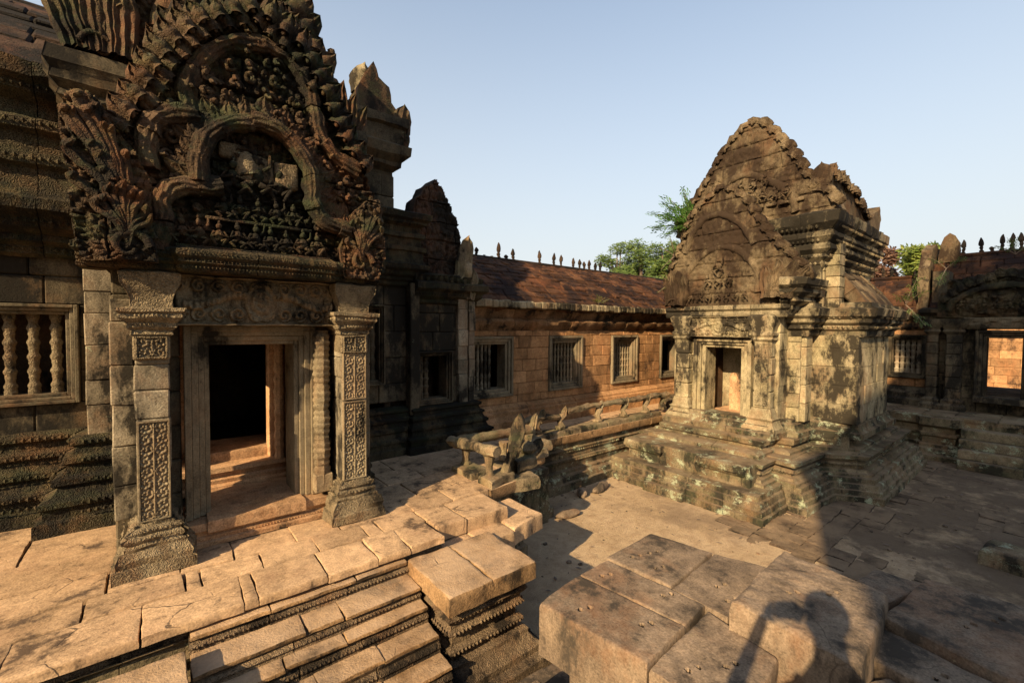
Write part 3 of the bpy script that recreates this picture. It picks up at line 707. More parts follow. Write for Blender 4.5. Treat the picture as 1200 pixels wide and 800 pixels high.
h_.leaf((3.44, 4.27, 1.22), (.2, -.05, 1), (-.75, -.6, .1), .55, .17, .09, ribs=1); h_.blob((3.45, 4.25, 1.3), (.07, .07, .1))
h_.warp(.02, 8).build('naga_hood', 'rail', bal)
h_ = MB(); h_.slab([(3.55, 4.3), (3.95, 4.35), (3.95, 4.6), (3.55, 4.55)], 1.12, .14, .03, .04, .01, .02); h_.blob((3.9, 4.5, 1.2), (.14, .1, .1)); h_.leaf((3.95, 4.48, 1.12), (.7, 0, .7), (-.6, -.7, .3), .26, .16, .07)
h_.warp(.03, 7).build('fallen_beam', 'rail', bal)
bal2 = thing('naga_balustrade', 'long greenish naga balustrade running along the gallery walkway to the shrine', 'balustrade', (7, 5.55, .95))
b = MB()
for x0, x1 in ((4.6, 5.5), (5.52, 6.7), (6.72, 7.6), (7.62, 8.5)):
    b.slab([(x0, 5.4), (x1, 5.4), (x1, 5.66), (x0, 5.66)], 1.04, .1, .02, .04, .006, .015)
b.build('base_course', 'rail', bal2)
def railpost(x, y, par):
    p = MB(); p.box(x-.07, x+.07, y-.07, y+.07, 1.04, 1.1); p.tube([(x+.03, y, 1.08), (x-.02, y, 1.18), (x+.05, y, 1.28)], [.06, .05, .07], 8); p.leaf((x+.04, y-.02, 1.22), (.35, 0, 1), (-.7, -.7, 0), .24, .1, .05)
    p.warp(.02, 9).build('post', 'rail', par)
for x in (5.0, 5.55, 6.55, 7.35, 8.1, 8.75): railpost(x, 5.53, bal2)
for pts in ([(4.55, 5.53, 1.27), (5.0, 5.53, 1.3), (5.5, 5.53, 1.27)], [(5.7, 5.53, 1.33), (6.1, 5.53, 1.36), (6.6, 5.53, 1.37)], [(6.64, 5.53, 1.36), (7.0, 5.52, 1.37), (7.4, 5.53, 1.36)], [(7.45, 5.53, 1.36), (7.8, 5.53, 1.36), (8.15, 5.53, 1.36)], [(8.2, 5.53, 1.36), (8.5, 5.53, 1.37), (8.95, 5.53, 1.35)]):
    r = MB(); r.tube(arch_pts(pts, 8), .056, 7, flat=1.25); r.warp(.028, 8).build('rail_beam', 'rail', bal2)
h_ = MB(); h_.tube([(4.55, 5.2, 1.0), (4.5, 5.18, 1.1), (4.6, 5.2, 1.2)], [.06, .05, .06], 8); h_.leaf((4.55, 5.2, 1.15), (.4, 0, 1), (-.7, -.7, 0), .36, .12, .06); h_.blob((4.55, 5.2, 1.22), .08); h_.warp(.02, 9).build('naga_hood', 'rail', bal2)
h_ = MB()
for q in ((3.55, 4.6, 3.95, 4.95, .97, .2), (3.95, 4.75, 4.5, 5.1, 1.06, .14), (4.3, 4.9, 4.75, 5.35, 1.1, .16)): h_.slab([(q[0], q[1]), (q[2], q[1]), (q[2], q[3]), (q[0], q[3])], q[4], q[5], .03, .05, .01, .02)
h_.build('corner_stones', 'rail', bal2)

# ================================================================== MAIN HALL
random.seed(11)
hall = thing('temple_hall', 'big dark sandstone hall with a carved many-lobed pediment over its open door', 'temple', (.7, 5, .95))
wl = MB()
# porch front, sides and main walls
wl.ashlar((-.30, 4.74), (1, 0), 2.10, .95, 3.32, .25, .3, .5, holes=[(.44, 1.50, 1.1, 2.86)])
wl.ashlar((1.80, 4.74), (0, 1), 1.5, .95, 3.32, .25)
wl.ashlar((-.30, 6.3), (0, -1), 1.56, .95, 3.32, .2, holes=[(.80, 1.35, 1.45, 2.85)])
wl.ashlar((-9, 6.3), (1, 0), 8.56, 1.75, 3.6, .3, .3, .55, holes=[(7.20, 8.36, 2.05, 3.04), (5.2, 6.4, 2.05, 3.04)])
wl.ashlar((1.80, 6.3), (1, 0), 1.24, 1.7, 3.6, .3, .35, .5, holes=[(.4, .80, 1.98, 3.16)])
wl.ashlar((3.04, 6.22), (1, 0), 1.12, 1.55, 3.36, .3, .35, .5, holes=[(.05, .67, 1.62, 2.46)])
wl.ashlar((4.16, 6.22), (0, 1), .45, .95, 3.36, .25, .35, .5)
wl.box(1.84, 2.1, 5.9, 6.3, 1.7, 3.6); wl.box(2.95, 3.1, 6.12, 6.3, 1.5, 3.5)
wl.build('wall', 'hall', hall)
# strip pilasters on walls
for (x0, x1, y, z0, z1) in ((-.56, -.36, 5.86, 1.75, 3.5), (-.30, -.155, 4.58, 1.3, 3.05), (3.80, 3.98, 6.13, 1.5, 3.3), (4.02, 4.14, 6.16, 1.5, 3.3)):
    z = z0; sp = MB()
    while z < z1-.05:
        hgt = min(random.uniform(.2, .34), z1-z); sp.box(x0+random.uniform(-.006, .006), x1+random.uniform(-.006, .006), y+random.uniform(-.012, .012), y+.45, z, z+hgt-.003, .008); z += hgt
    sp.warp(.012, 7).build('wall_strip', 'grey', hall)
# base mouldings
bm_ = MB()
BP = [(.30, .95), (.30, 1.07), (.24, 1.09), (.24, 1.17), (.27, 1.19), (.27, 1.23), (.19, 1.26), (.15, 1.34), (.19, 1.37), (.19, 1.42), (.12, 1.45), (.09, 1.52), (.13, 1.55), (.13, 1.59), (.06, 1.62), (.04, 1.68), (.08, 1.71), (.08, 1.75), (.0, 1.78)]
P1 = [(-9, 6.25), (-.60, 6.25), (-.60, 5.87), (-.2, 5.87)]
bm_.mould(P1, BP, stone=.6, eros=.02, jit=.01, res=.06)
for z in (1.21, 1.395, 1.57, 1.73, 1.13): bm_.beads(P1, BP[5][0]-(z-1.2)*.36+.01, z, .05, .022)
bm_.build('base_moulding', 'hallcarve', hall); bm_ = MB()
P2 = [(1.78, 5.2), (1.8, 6.22), (3.0, 6.22), (3.02, 6.14), (4.16, 6.14), (4.18, 6.6)]
bm_.mould([(p[0], p[1]) for p in P2], [(o*.8, .95+(z-.95)*.8) for o, z in BP], stone=.6, eros=.015, jit=.008)
bm_.build('base_moulding', 'hallcarve', hall)
# cornices of the hall
cn = MB()
CP = [(0, 3.5), (.04, 3.53), (.04, 3.60), (.12, 3.64), (.10, 3.70), (.22, 3.76), (.24, 3.84), (.34, 3.90), (.36, 4.0), (.26, 4.04), (.22, 4.14), (.22, 4.3), (.28, 4.33), (.28, 4.42), (.18, 4.45), (.18, 4.62), (.26, 4.65), (.26, 4.74), (.16, 4.78), (.16, 4.92), (.3, 4.98), (.3, 5.04), (.38, 5.09), (.4, 5.22), (.3, 5.26)]
PC = [(-9, 6.25), (-.2, 6.25)]
cn.mould(PC, CP, stone=.65, eros=.025, jit=.016, back=.5, res=.07)
for z, o in ((3.565, .05), (3.8, .25), (4.37, .29), (4.7, .27), (5.01, .31)): cn.beads(PC, o, z, .055, .024)
cn.build('cornice', 'hallcarve', hall); cn = MB()
PC2 = [(1.3, 6.25), (3.02, 6.25), (3.02, 8.5)]
cn.mould(PC2, [(o*.6, 3.45+(z-3.5)*.62) for o, z in CP], stone=.6, eros=.02, jit=.01, back=.5)
cn.build('cornice', 'hallcarve', hall); cn = MB()
PC3 = [(3.02, 6.2), (4.14, 6.2), (4.14, 6.7)]
cn.mould(PC3, [(0, 3.2), (.03, 3.22), (.03, 3.27), (.1, 3.32), (.1, 3.38), (.18, 3.43), (.18, 3.52), (.1, 3.56), (.12, 3.64), (.05, 3.68)], stone=.5, eros=.015, back=.4)
cn.beads(PC3, .11, 3.35, .05, .02)
cn.build('cornice', 'hallcarve', hall)
# upper storey at the right-hand end
un = MB(); un.ashlar((1.0, 6.5), (1, 0), 1.85, 4.5, 5.15, .5, .3, .5); un.ashlar((2.85, 6.5), (0, 1), 2.5, 4.5, 5.15, .4)
un.mould([(.9, 6.55), (2.78, 6.55), (2.78, 9)], [(0, 5.1), (.05, 5.14), (.05, 5.2), (.15, 5.27), (.15, 5.33), (.25, 5.42), (.27, 5.55), (.18, 5.6), (.18, 5.82), (.24, 5.85), (.24, 5.98), (.1, 6.02)], stone=.6, eros=.03, back=.6, jit=.015)
un.box(-9, .9, 6.4, 9, 3.4, 5.2, .02); un.box(1.8, 2.6, 6.7, 9, 3.4, 6.0, .02)
un.build('upper_wall', 'hall', hall)
rf = MB()
def vault(mb, x0, x1, y0, z0, y1, z1, rows, bl=.7, pw=1.6, jit=.02, alongY=False, th=.25):
    """a corbelled roof slope of block rows, rising from (y0,z0) to (y1,z1)"""
    for k in range(rows):
        f0, f1 = k/rows, (k+1)/rows; prof = lambda f: (y0+(y1-y0)*f, z0+(z1-z0)*(1-(1-f)**pw))
        (ya, za), (yb, zb) = prof(f0), prof(f1); d = Vector((0, yb-ya, zb-za)); nn = Vector((0, -d.z, d.y)).normalized()
        if y1 < y0: nn = Vector((0, d.z, -d.y)).normalized()
        x = x0; first = True
        while x < x1-.01:
            l = bl*random.uniform(.6, 1.4)*(random.uniform(.4, 1) if first else 1); first = False; e = x+l
            if x1-e < bl*.35: e = x1
            j = random.uniform(-jit, jit)
            o = Vector((x+.004, ya, za))+nn*j
            mb.block(o-nn*th, Vector((e-x-.008, 0, 0)), d*1.0, nn*th, .02)
            x = e
vault(rf, -9, .6, 5.95, 5.22, 8.6, 7.0, 12, .6, 1.3)
rf.warp(.02, 5).build('laterite_roof_slope', 'latrd', hall)
rf = MB(); vault(rf, .6, 2.66, 6.55, 6.0, 8.2, 6.75, 5, .6, 1.5); rf.warp(.02, 5).build('end_roof_slope', 'libtop', hall)
# end gable antefixes
ga = MB()
ga.prism([(0, 0), (.62, 0), (.60, .35), (.5, .42), (.46, .62), (.3, .72), (.22, .92), (.1, .72), (.0, .5)], (2.32, 6.5, 5.85), X_, Z_, -Y_, .45)
ga.warp(.03, 4).build('roof_antefix', 'pedi', hall)
ga = MB(); ga.leaf((2.92, 6.45, 5.7), (.15, 0, 1), (-.3, -1, 0), .55, .3, .12, 2); ga.blob((2.98, 6.5, 5.75), (.13, .13, .25)); ga.warp(.03, 6).build('corner_leaf', 'pedi', hall)
ga = MB()
ga.leaf((2.45, 6.7, 6.35), (0, 0, 1), (0, -1, 0), .42, .34, .14, 1); ga.warp(.02, 6).build('pale_finial', 'lib', hall)
# porch ceiling/roof mass
pr_ = MB(); pr_.box(-.35, 1.7, 4.95, 6.4, 3.3, 3.7, .02); pr_.box(-.2, 1.55, 4.95, 6.4, 3.7, 4.4, .05); pr_.box(.0, 1.35, 4.98, 6.5, 4.4, 5.0, .08)
pr_.box(-.46, 1.8, 6.28, 6.6, 3.25, 3.7)
pr_.warp(.02, 4).build('porch_roof', 'hall', hall)
# ---- pilasters of the porch
def pilaster(x0, x1, y, par, right=False, mat='panel'):
    o = MB(); d = .36; o.box(x0-.0, x1, y+.008, y+d, 1.32, 2.12, .012)
    z = 2.12
    for hh in (.22, .2, .22): o.box(x0+random.uniform(-.012, .004), x1+random.uniform(-.006, .006), y+random.uniform(.0, .02), y+d, z, z+hh-.003, .010); z += hh
    p = o.warp(.01, 9).build('pilaster', 'grey', par)
    q = MB(); q.relief((x0+.004, y, 1.33), X_, Z_, -Y_, x1-x0-.008, .78, scroll, .016, .0045); q.build('carved_panel', mat, p)
    if right:
        q = MB(); q.relief((x0+.004, y, 2.12), X_, Z_, -Y_, x1-x0-.008, .62, scroll, .014, .006); q.build('carved_panel', mat, p)
    c = MB(); path = [(x0, y+d), (x0, y), (x1, y), (x1, y+d)]
    c.mould(path, [(.14, .955), (.14, 1.04), (.12, 1.05), (.13, 1.10), (.10, 1.15), (.08, 1.155), (.08, 1.175), (.055, 1.19), (.07, 1.215), (.07, 1.235), (.045, 1.25), (.06, 1.275), (.055, 1.30), (.02, 1.31), (.02, 1.33)], stone=.3, back=.12, eros=.035, res=.025)
    c.beads(path, .09, 1.235, .03, .013); c.beads(path, .06, 1.285, .026, .01)
    c.warp(.016, 8).build('pilaster_base', 'pbase', p)
    c = MB()
    c.relief((x0+.004, y-.012, 2.585), X_, Z_, -Y_, x1-x0-.008, .17, scroll, .022, .006)
    c.box(x0-.01, x1+.01, y-.01, y+d, 2.58, 2.76, .01)
    c.mould(path, [(.0, 2.75), (.025, 2.77), (.02, 2.80), (.05, 2.83), (.045, 2.86), (.085, 2.90), (.08, 2.93), (.10, 2.945), (.1, 2.97), (.02, 2.98), (.02, 3.04), (.04, 3.1), (.07, 3.16), (.08, 3.24), (.03, 3.26)], stone=2, back=.12, eros=.014, res=.03)
    c.beads(path, .05, 2.845, .026, .011); c.beads(path, .09, 2.915, .026, .012)
    c.warp(.008, 8).build('pilaster_capital', 'pbase', p)
pilaster(-.15, .06, 4.36, hall); pilaster(1.38, 1.62, 4.36, hall, True)
# ---- lintel, colonette, door frame
ln = MB(); ln.relief((.1, 4.50, 2.84), X_, Z_, -Y_, 1.24, .42, lintelfn, .05, .008); ln.box(.1, 1.34, 4.52, 4.76, 2.84, 3.27, .01); ln.warp(.006, 9).build('lintel', 'panel', hall)
co = MB(); pr = []
for j in range(101):
    q = j/100; z = .0+q*1.58; rr = .062+.010*(1 if (j % 4) < 2 else 0)+.014*abs(math.sin(q*math.pi*6))
    if q < .12: rr = .082
    pr.append((rr, z))
co.lathe((1.255, 4.60, 1.22), pr, 8); co.box(1.17, 1.34, 4.52, 4.7, 1.2, 1.38, .01); co.warp(.006, 9).build('colonette', 'panel', hall)
df = MB()
for k, (a, b_, yy, zt) in enumerate(((.155, .205, 4.63, 2.84), (.205, .255, 4.66, 2.80), (.255, .30, 4.69, 2.75), (.30, .34, 4.72, 2.71))):
    wr = 1.37; t = .3+.1*k; bk = 5.1 if k == 3 else 4.76
    df.box(a, b_, yy, bk, 1.16, zt, .006, t); df.box(wr-b_, wr-a, yy, bk, 1.16, zt, .006, t); df.box(b_, wr-b_, yy, bk, zt-(b_-a), zt, .006, t)
df.warp(.004, 8).build('door_frame', 'frame', hall)
th_ = MB(); th_.mould([(.06, 4.62), (.06, 4.56), (1.40, 4.56), (1.40, 4.62)][1:3], [(.06, .955), (.06, .99), (.03, 1.0), (.035, 1.03), (.01, 1.04), (.02, 1.07), (.04, 1.09), (.04, 1.155)], stone=1.4, back=.5, eros=.008, res=.05)
th_.beads([(.06, 4.56), (1.4, 4.56)], .03, 1.015, .025, .01)
th_.slab([(.3, 4.5), (1.08, 4.5), (1.08, 5.6), (.3, 5.6)], 1.175, .1, .01, .03, .012, .006)
th_.build('threshold', 'warm', hall)
# inside: raised inner doorway, back rooms
it = MB(); it.mould([(.0, 5.38), (1.5, 5.38)], [(.05, 1.15), (.05, 1.2), (.02, 1.22), (.03, 1.26), (.0, 1.28), (.02, 1.32), (.05, 1.34), (.05, 1.39)], stone=1.6, back=.6, eros=.01)
it.slab([(.2, 5.55), (1.45, 5.55), (1.45, 6.2), (.2, 6.2)], 1.50, .14, .02, .04, .008, .01); it.build('inner_step', 'warm', hall)
it = MB(); it.box(1.13, 1.20, 5.72, 6.1, 1.5, 3.0); it.box(1.20, 1.3, 5.66, 6.1, 1.5, 3.05); it.box(.28, .36, 5.72, 6.1, 1.5, 3.0); it.box(.0, .28, 5.9, 6.1, 1.2, 3.1); it.box(.36, 1.13, 5.74, 6.1, 2.9, 3.1); it.box(1.3, 1.6, 5.9, 6.1, 1.2, 3.3)
pr = [(.05+.012*((j % 4) < 2), j*.03) for j in range(48)]; it.lathe((1.19, 5.62, 1.5), pr, 8)
it.build('inner_door_frame', 'warm', hall)
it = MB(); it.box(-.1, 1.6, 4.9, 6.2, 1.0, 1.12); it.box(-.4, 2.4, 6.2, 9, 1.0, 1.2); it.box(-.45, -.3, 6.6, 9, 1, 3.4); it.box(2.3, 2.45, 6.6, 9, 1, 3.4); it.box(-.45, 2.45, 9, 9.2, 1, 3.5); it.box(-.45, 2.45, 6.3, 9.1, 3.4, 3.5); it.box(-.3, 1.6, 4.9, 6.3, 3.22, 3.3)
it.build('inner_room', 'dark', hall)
it = MB(); it.box(.93, 1.0, 5.46, 5.62, 1.39, 2.95); it.box(1.0, 1.09, 5.42, 5.62, 1.39, 3.0); it.box(1.09, 1.22, 5.38, 5.62, 1.39, 3.1); it.box(.2, .27, 5.44, 5.62, 1.39, 3.0); it.box(.27, .93, 5.46, 5.6, 2.88, 3.0)
it.lathe((1.02, 5.38, 1.39), [(.045+.01*((j % 4) < 2), j*.03) for j in range(48)], 8)
it.warp(.004, 8).build('nested_door_frame', 'warm', hall)
# windows of the hall
window(hall, (-1.80, 6.27), (1, 0), 1.16, .99, 2.05, .10, 6, r=.043, mat='hallwin', balm='pbase'); window(hall, (-3.8, 6.27), (1, 0), 1.2, .99, 2.05, .10, 6, r=.043, mat='hallwin', balm='pbase')
window(hall, (2.2, 6.27), (1, 0), .40, 1.18, 1.98, .07, 2, r=.045, mat='hall', balm='hall')
window(hall, (3.09, 6.19), (1, 0), .62, .84, 1.62, .08, 5, skip=(2, 3, 4), r=.04, mat='hall', balm='hall')
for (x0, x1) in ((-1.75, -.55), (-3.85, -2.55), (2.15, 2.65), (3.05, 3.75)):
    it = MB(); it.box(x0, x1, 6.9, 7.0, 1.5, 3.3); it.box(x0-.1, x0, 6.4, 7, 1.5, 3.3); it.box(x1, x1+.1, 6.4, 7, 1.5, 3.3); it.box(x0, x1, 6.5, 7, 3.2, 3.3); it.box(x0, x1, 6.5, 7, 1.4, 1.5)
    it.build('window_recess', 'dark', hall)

# ---- front pediment
random.seed(17)
ped = MB(); S = []
OUT = [(-.46, 3.27), (-.48, 3.9), (-.44, 4.3), (-.25, 4.32), (-.1, 4.6), (.05, 5.0), (.3, 5.35), (.68, 5.55), (1.02, 5.4), (1.2, 5.08), (1.36, 4.7), (1.62, 4.4), (1.72, 4.1), (1.72, 3.28)]
ped.prism([(a, b_) for a, b_ in OUT], (0, 4.44, 0), X_, Z_, -Y_, .32)
ped.warp(.03, 3)
pedo = ped.build('front_pediment', 'pedi', hall)
tm = MB(); tm.relief((.05, 4.42, 3.45), X_, Z_, -Y_, 1.2, 1.05, tymp, .05, .016, back=.0); tm.build('tympanum', 'pedi', pedo)
tm = MB(); field(tm, OUT, (0, 4.415, 0), X_, Z_, -Y_, .0115, .05, .1, org=(.68, 3.9)); tm.build('carved_face', 'pedi', pedo, 50)
YT = 4.33
def P3(l, y): return [(a, y, b_) for a, b_ in l]
t1 = arch_pts(P3([(.27, 3.98), (.26, 4.12), (.30, 4.3), (.45, 4.47), (.68, 4.55), (.9, 4.48), (1.05, 4.3), (1.10, 4.1), (1.12, 3.92), (1.22, 3.8), (1.42, 3.76)], YT-.05))
t2 = arch_pts(P3([(.0, 3.42), (.03, 3.6), (.03, 3.78), (.1, 3.9), (.25, 3.94), (.42, 3.97)], YT-.02))
t3 = arch_pts(P3([(-.05, 4.02), (-.05, 4.2), (-.02, 4.36), (.1, 4.46), (.26, 4.5)], YT+.02))
t4 = arch_pts(P3([(.2, 4.56), (.22, 4.8), (.34, 5.02), (.52, 5.18), (.74, 5.26), (.94, 5.2), (1.08, 5.02), (1.15, 4.8), (1.2, 4.6), (1.34, 4.45), (1.55, 4.38)], YT+.06))
tb = MB()
for p, r_ in ((t1, .068), (t2, .08), (t3, .075), (t4, .072)):
    i = 0
    while i < len(p)-2:                  # separate arch stones with open joints
        n_ = random.randint(9, 16); q = p[i:i+n_+1]
        if len(p)-i-n_ < 5: q = p[i:]; n_ = len(p)
        off = Vector((random.uniform(-.008, .008), random.uniform(-.015, .01), random.uniform(-.008, .008)))
        tb.tube([v+off for v in q], r_*random.uniform(.93, 1.06), 56, groove=.07, gn=11, flat=1.15); i += n_
tb.warp(.022, 8).build('naga_arch', 'pedi', pedo, 60)
lf = MB()
leafrow(lf, [v+Vector((0, .03, 0)) for v in t1], (0, -1, 0), .15, .12, .06, out=1)
leafrow(lf, [v+Vector((0, .04, 0)) for v in t4], (0, -1, 0), .16, .13, .06, out=1)
leafrow(lf, [v+Vector((0, .06, 0)) for v in t1], (0, -1, 0), .25, .14, .06, out=1)
leafrow(lf, P3([(-.2, 4.2), (-.08, 4.55), (.06, 4.9), (.3, 5.25), (.68, 5.5), (1.02, 5.32), (1.2, 5.0), (1.36, 4.65), (1.62, 4.35)], 4.36), (0, -1, 0), .2, .17, .12, out=1)
leafrow(lf, P3([(-.02, 4.45), (.12, 4.85), (.36, 5.2), (.68, 5.4), (.96, 5.22), (1.12, 4.95)], 4.35), (0, -1, 0), .17, .14, .07, out=1)
leafrow(lf, [v+Vector((0, .06, 0)) for v in t3], (0, -1, 0), .18, .09, .05, out=1); leafrow(lf, [v+Vector((-.12, .05, -.05)) for v in t2[:30]], (0, -1, 0), .14, .08, .05, out=1)
for i in range(260):                     # eroded scrollwork filling the field between the arches
    a = random.uniform(-.2, 1.55); z = random.uniform(3.75, 5.35)
    if z > 5.4-1.5*abs(a-.66) or (.28 < a < 1.06 and 3.6 < z < 4.5): continue
    r_ = random.uniform(.02, .05); c0 = Vector((a, 4.38, z)); tw = random.choice((-1, 1))
    lf.tube([c0+Vector((math.cos(q*.75*tw)*r_*(1-q*.1), -.02-.008*q, math.sin(q*.75*tw)*r_*(1-q*.1))) for q in range(8)], [.014+.001*q for q in range(8)], 5)
lf.warp(.014, 7).build('flame_leaves', 'pedi', pedo, 75)
fg = MB()
for i in range(9): figure(fg, (.14+i*.125+random.uniform(-.01, .01), 4.30, 3.48), .2+random.uniform(-.015, .02), pose=i % 3)
for i in range(5): figure(fg, (.42+i*.13+random.uniform(-.01, .01), 4.33, 3.72), .2, pose=(i+1) % 3)
for i, (a, z, s) in enumerate(((.5, 3.93, .3), (.66, 3.95, .36), (.84, 3.92, .3), (.58, 4.22, .2), (.74, 4.22, .2))): figure(fg, (a, 4.36, z), s, pose=i % 3)
fg.box(.1, 1.25, 4.27, 4.45, 3.44, 3.48, .005); fg.box(.3, 1.1, 4.3, 4.45, 3.695, 3.72, .005)
fg.warp(.012, 12).build('figure_frieze', 'pedi', pedo, 60)
tb = MB(); tb.box(.62, .8, 4.33, 4.42, 4.08, 4.30, .02); tb.box(.80, 1.0, 4.32, 4.42, 4.05, 4.28, .02); tb.blob((.60, 4.34, 4.18), (.09, .05, .13), seg=10); tb.box(.40, .58, 4.34, 4.42, 4.22, 4.36, .02); tb.warp(.02, 8).build('tympanum_block', 'pbase', pedo, 60)
bs = MB(); pth = [(-.42, 4.40), (-.42, 4.30), (.1, 4.28), (.14, 4.2), (1.24, 4.2), (1.28, 4.28), (1.72, 4.30), (1.72, 4.4)]
bs.mould(pth, [(-.02, 3.26), (.0, 3.28), (.0, 3.31), (.03, 3.33), (.02, 3.35), (.05, 3.38), (.05, 3.42), (.0, 3.45)], stone=.5, back=.2, eros=.01, res=.04)
bs.beads(pth, .025, 3.345, .026, .011); bs.beads(pth, .01, 3.295, .026, .01); bs.beads(pth, .055, 3.40, .03, .01)
bs.build('base_moulding', 'hallcarve', pedo)
def hood(par, out, roots, tips, y, th=.24, r_=.026, small=None):
    m = MB(); m.prism(out, (0, y+.03, 0), X_, Z_, -Y_, th, res=.05); m.warp(.02, 5); o = m.build('naga_hood', 'pedi', par, 50)
    m = MB(); field(m, out, (0, y+.005, 0), X_, Z_, -Y_, .011, .035, .07, seam=.45, org=roots[0])
    tips = [q for a, b_ in zip(tips, tips[1:]) for q in (a, ((a[0]+b_[0])/2*.97+roots[0][0]*.03, (a[1]+b_[1])/2*.94+roots[0][1]*.06))]+[tips[-1]]
    for k, tp in enumerate(tips):
        a = roots[k % len(roots)]; ctl = [(a[0], y-.02, a[1]), ((a[0]*.6+tp[0]*.4), y-.05, a[1]*.45+tp[1]*.55), (tp[0], y-.03, tp[1]-.03), (tp[0]+.02*(1 if tp[0] < .5 else -1), y-.09, tp[1]+.02)]
        p = arch_pts(ctl, 7); m.tube(p, [r_*(.75+.5*i/len(p))*(1 if i < len(p)-4 else (.85, .66, .45, .2)[i-len(p)+4]) for i in range(len(p))], 10, .09, 5)
    c0 = roots[0]; m.tube([(c0[0]+math.cos(q*.55)*.12*(1-q*.07), y-.03, c0[1]-.02+math.sin(q*.55)*.12*(1-q*.07)) for q in range(12)], [.03-.0015*q for q in range(12)], 8)
    m.warp(.014, 9).build('ribbed_heads', 'pedi', o, 55)
hood(pedo, [(-.42, 3.3), (-.46, 3.6), (-.48, 4.0), (-.51, 4.3), (-.47, 4.43), (-.38, 4.47), (-.3, 4.4), (-.22, 4.25), (-.1, 4.08), (-.02, 3.85), (.0, 3.3)], [(-.14, 3.5), (-.2, 3.7)], [(-.47, 4.28), (-.41, 4.38), (-.33, 4.33), (-.25, 4.2), (-.46, 4.05), (-.17, 4.06), (-.44, 3.85)], 4.25)
hood(pedo, [(-.34, 3.3), (-.38, 3.6), (-.3, 3.82), (-.18, 3.9), (-.06, 3.78), (-.02, 3.55), (.0, 3.3)], [(-.16, 3.42)], [(-.33, 3.68), (-.27, 3.78), (-.19, 3.82), (-.1, 3.76), (-.05, 3.62)], 4.16, th=.12, r_=.02)
hood(pedo, [(1.36, 3.3), (1.36, 3.7), (1.46, 3.92), (1.6, 4.08), (1.72, 4.1), (1.75, 3.9), (1.77, 3.55), (1.7, 3.3)], [(1.52, 3.48)], [(1.44, 3.82), (1.53, 3.92), (1.62, 3.98), (1.7, 3.98), (1.72, 3.8), (1.4, 3.65)], 4.25, r_=.022)
# second pediment behind and above
pd2 = MB(); pd2.prism([(-.1, 3.6), (-.05, 4.6), (.1, 5.3), (.35, 5.75), (.68, 6.1), (1.0, 5.75), (1.25, 5.35), (1.4, 4.9), (1.45, 3.6)], (0, 4.80, 0), X_, Z_, -Y_, .4); pd2.warp(.03, 3)
p2 = pd2.build('middle_pediment', 'pedi', hall)
tm = MB(); field(tm, [(-.1, 3.6), (-.05, 4.6), (.1, 5.3), (.35, 5.75), (.68, 6.1), (1.0, 5.75), (1.25, 5.35), (1.4, 4.9), (1.45, 3.6)], (0, 4.77, 0), X_, Z_, -Y_, .0125, .06, .12, org=(.68, 4.6)); tm.build('carved_face', 'pedi', p2, 50)
lf = MB(); leafrow(lf, P3([(-.05, 4.5), (.1, 5.15), (.35, 5.6), (.68, 5.95), (1.0, 5.6), (1.25, 5.2), (1.38, 4.8)], 4.66), (0, -1, 0), .2, .18, .12, out=1)
leafrow(lf, P3([(.15, 5.0), (.38, 5.4), (.68, 5.68), (.96, 5.4), (1.15, 5.05)], 4.68), (0, -1, 0), .2, .16, .08, out=1)
lf.tube(arch_pts(P3([(.2, 4.9), (.3, 5.2), (.5, 5.42), (.72, 5.5), (.95, 5.4), (1.1, 5.15), (1.2, 4.9)], 4.72)), .08, 24, .07, 9); lf.warp(.016, 7).build('flame_leaves', 'pedi', p2, 75)
pd3 = MB(); pd3.prism([(-.5, 5.28), (-.45, 5.8), (-.1, 6.2), (.2, 6.8), (.72, 7.3), (1.2, 6.6), (1.5, 6.0), (1.75, 5.7), (1.8, 5.0), (.3, 5.0)], (0, 5.65, 0), X_, Z_, -Y_, .4); pd3.box(-.4, 1.75, 5.7, 6.6, 3.7, 5.3); pd3.warp(.03, 3)
p3 = pd3.build('rear_pediment', 'pedi', hall)
tm = MB(); field(tm, [(-.5, 5.28), (-.45, 5.8), (-.1, 6.2), (.2, 6.8), (.72, 7.3), (1.2, 6.6), (1.5, 6.0), (1.75, 5.7), (1.8, 5.0), (.3, 5.0)], (0, 5.62, 0), X_, Z_, -Y_, .016, .07, .14, org=(.68, 5.2)); tm.build('carved_face', 'pedi', p3, 50)
lf = MB(); naga_fan(lf, (-.38, 5.58, 5.3), (0, -1, 0), -X_, .85, 5, .2, .15, .16, .09); naga_fan(lf, (1.72, 5.55, 5.0), (0, -1, 0), X_, .75, 5, .2, .05, .14, .09)
leafrow(lf, P3([(-.3, 5.7), (.0, 6.2), (.3, 6.7), (.72, 7.1), (1.2, 6.4), (1.55, 5.8)], 5.58), (0, -1, 0), .32, .24, .12, out=1)
for q in range(60): lf.blob((random.uniform(-.2, 1.7), 5.6, random.uniform(5.2, 6.2)), random.uniform(.03, .08), seg=6)
lf.tube(arch_pts(P3([(.12, 5.4), (.1, 5.7), (.16, 5.95), (.3, 6.1)], 5.57)), .13, 30, .07, 9)
lf.warp(.018, 6).build('flame_leaves', 'pedi', p3, 75)
c3 = MB(); c3.mould([(-.62, 5.8), (-.60, 5.62), (1.9, 5.62), (1.9, 5.8)], [(0, 4.72), (.03, 4.76), (.03, 4.82), (.08, 4.86), (.06, 4.92), (.12, 4.98), (.12, 5.06), (.16, 5.12), (.14, 5.25), (.05, 5.28)], stone=.8, back=.4, eros=.01); c3.beads([(-.6, 5.62), (1.9, 5.62)], .09, 4.89, .05, .022)
c3.build('cornice', 'hall', p3)
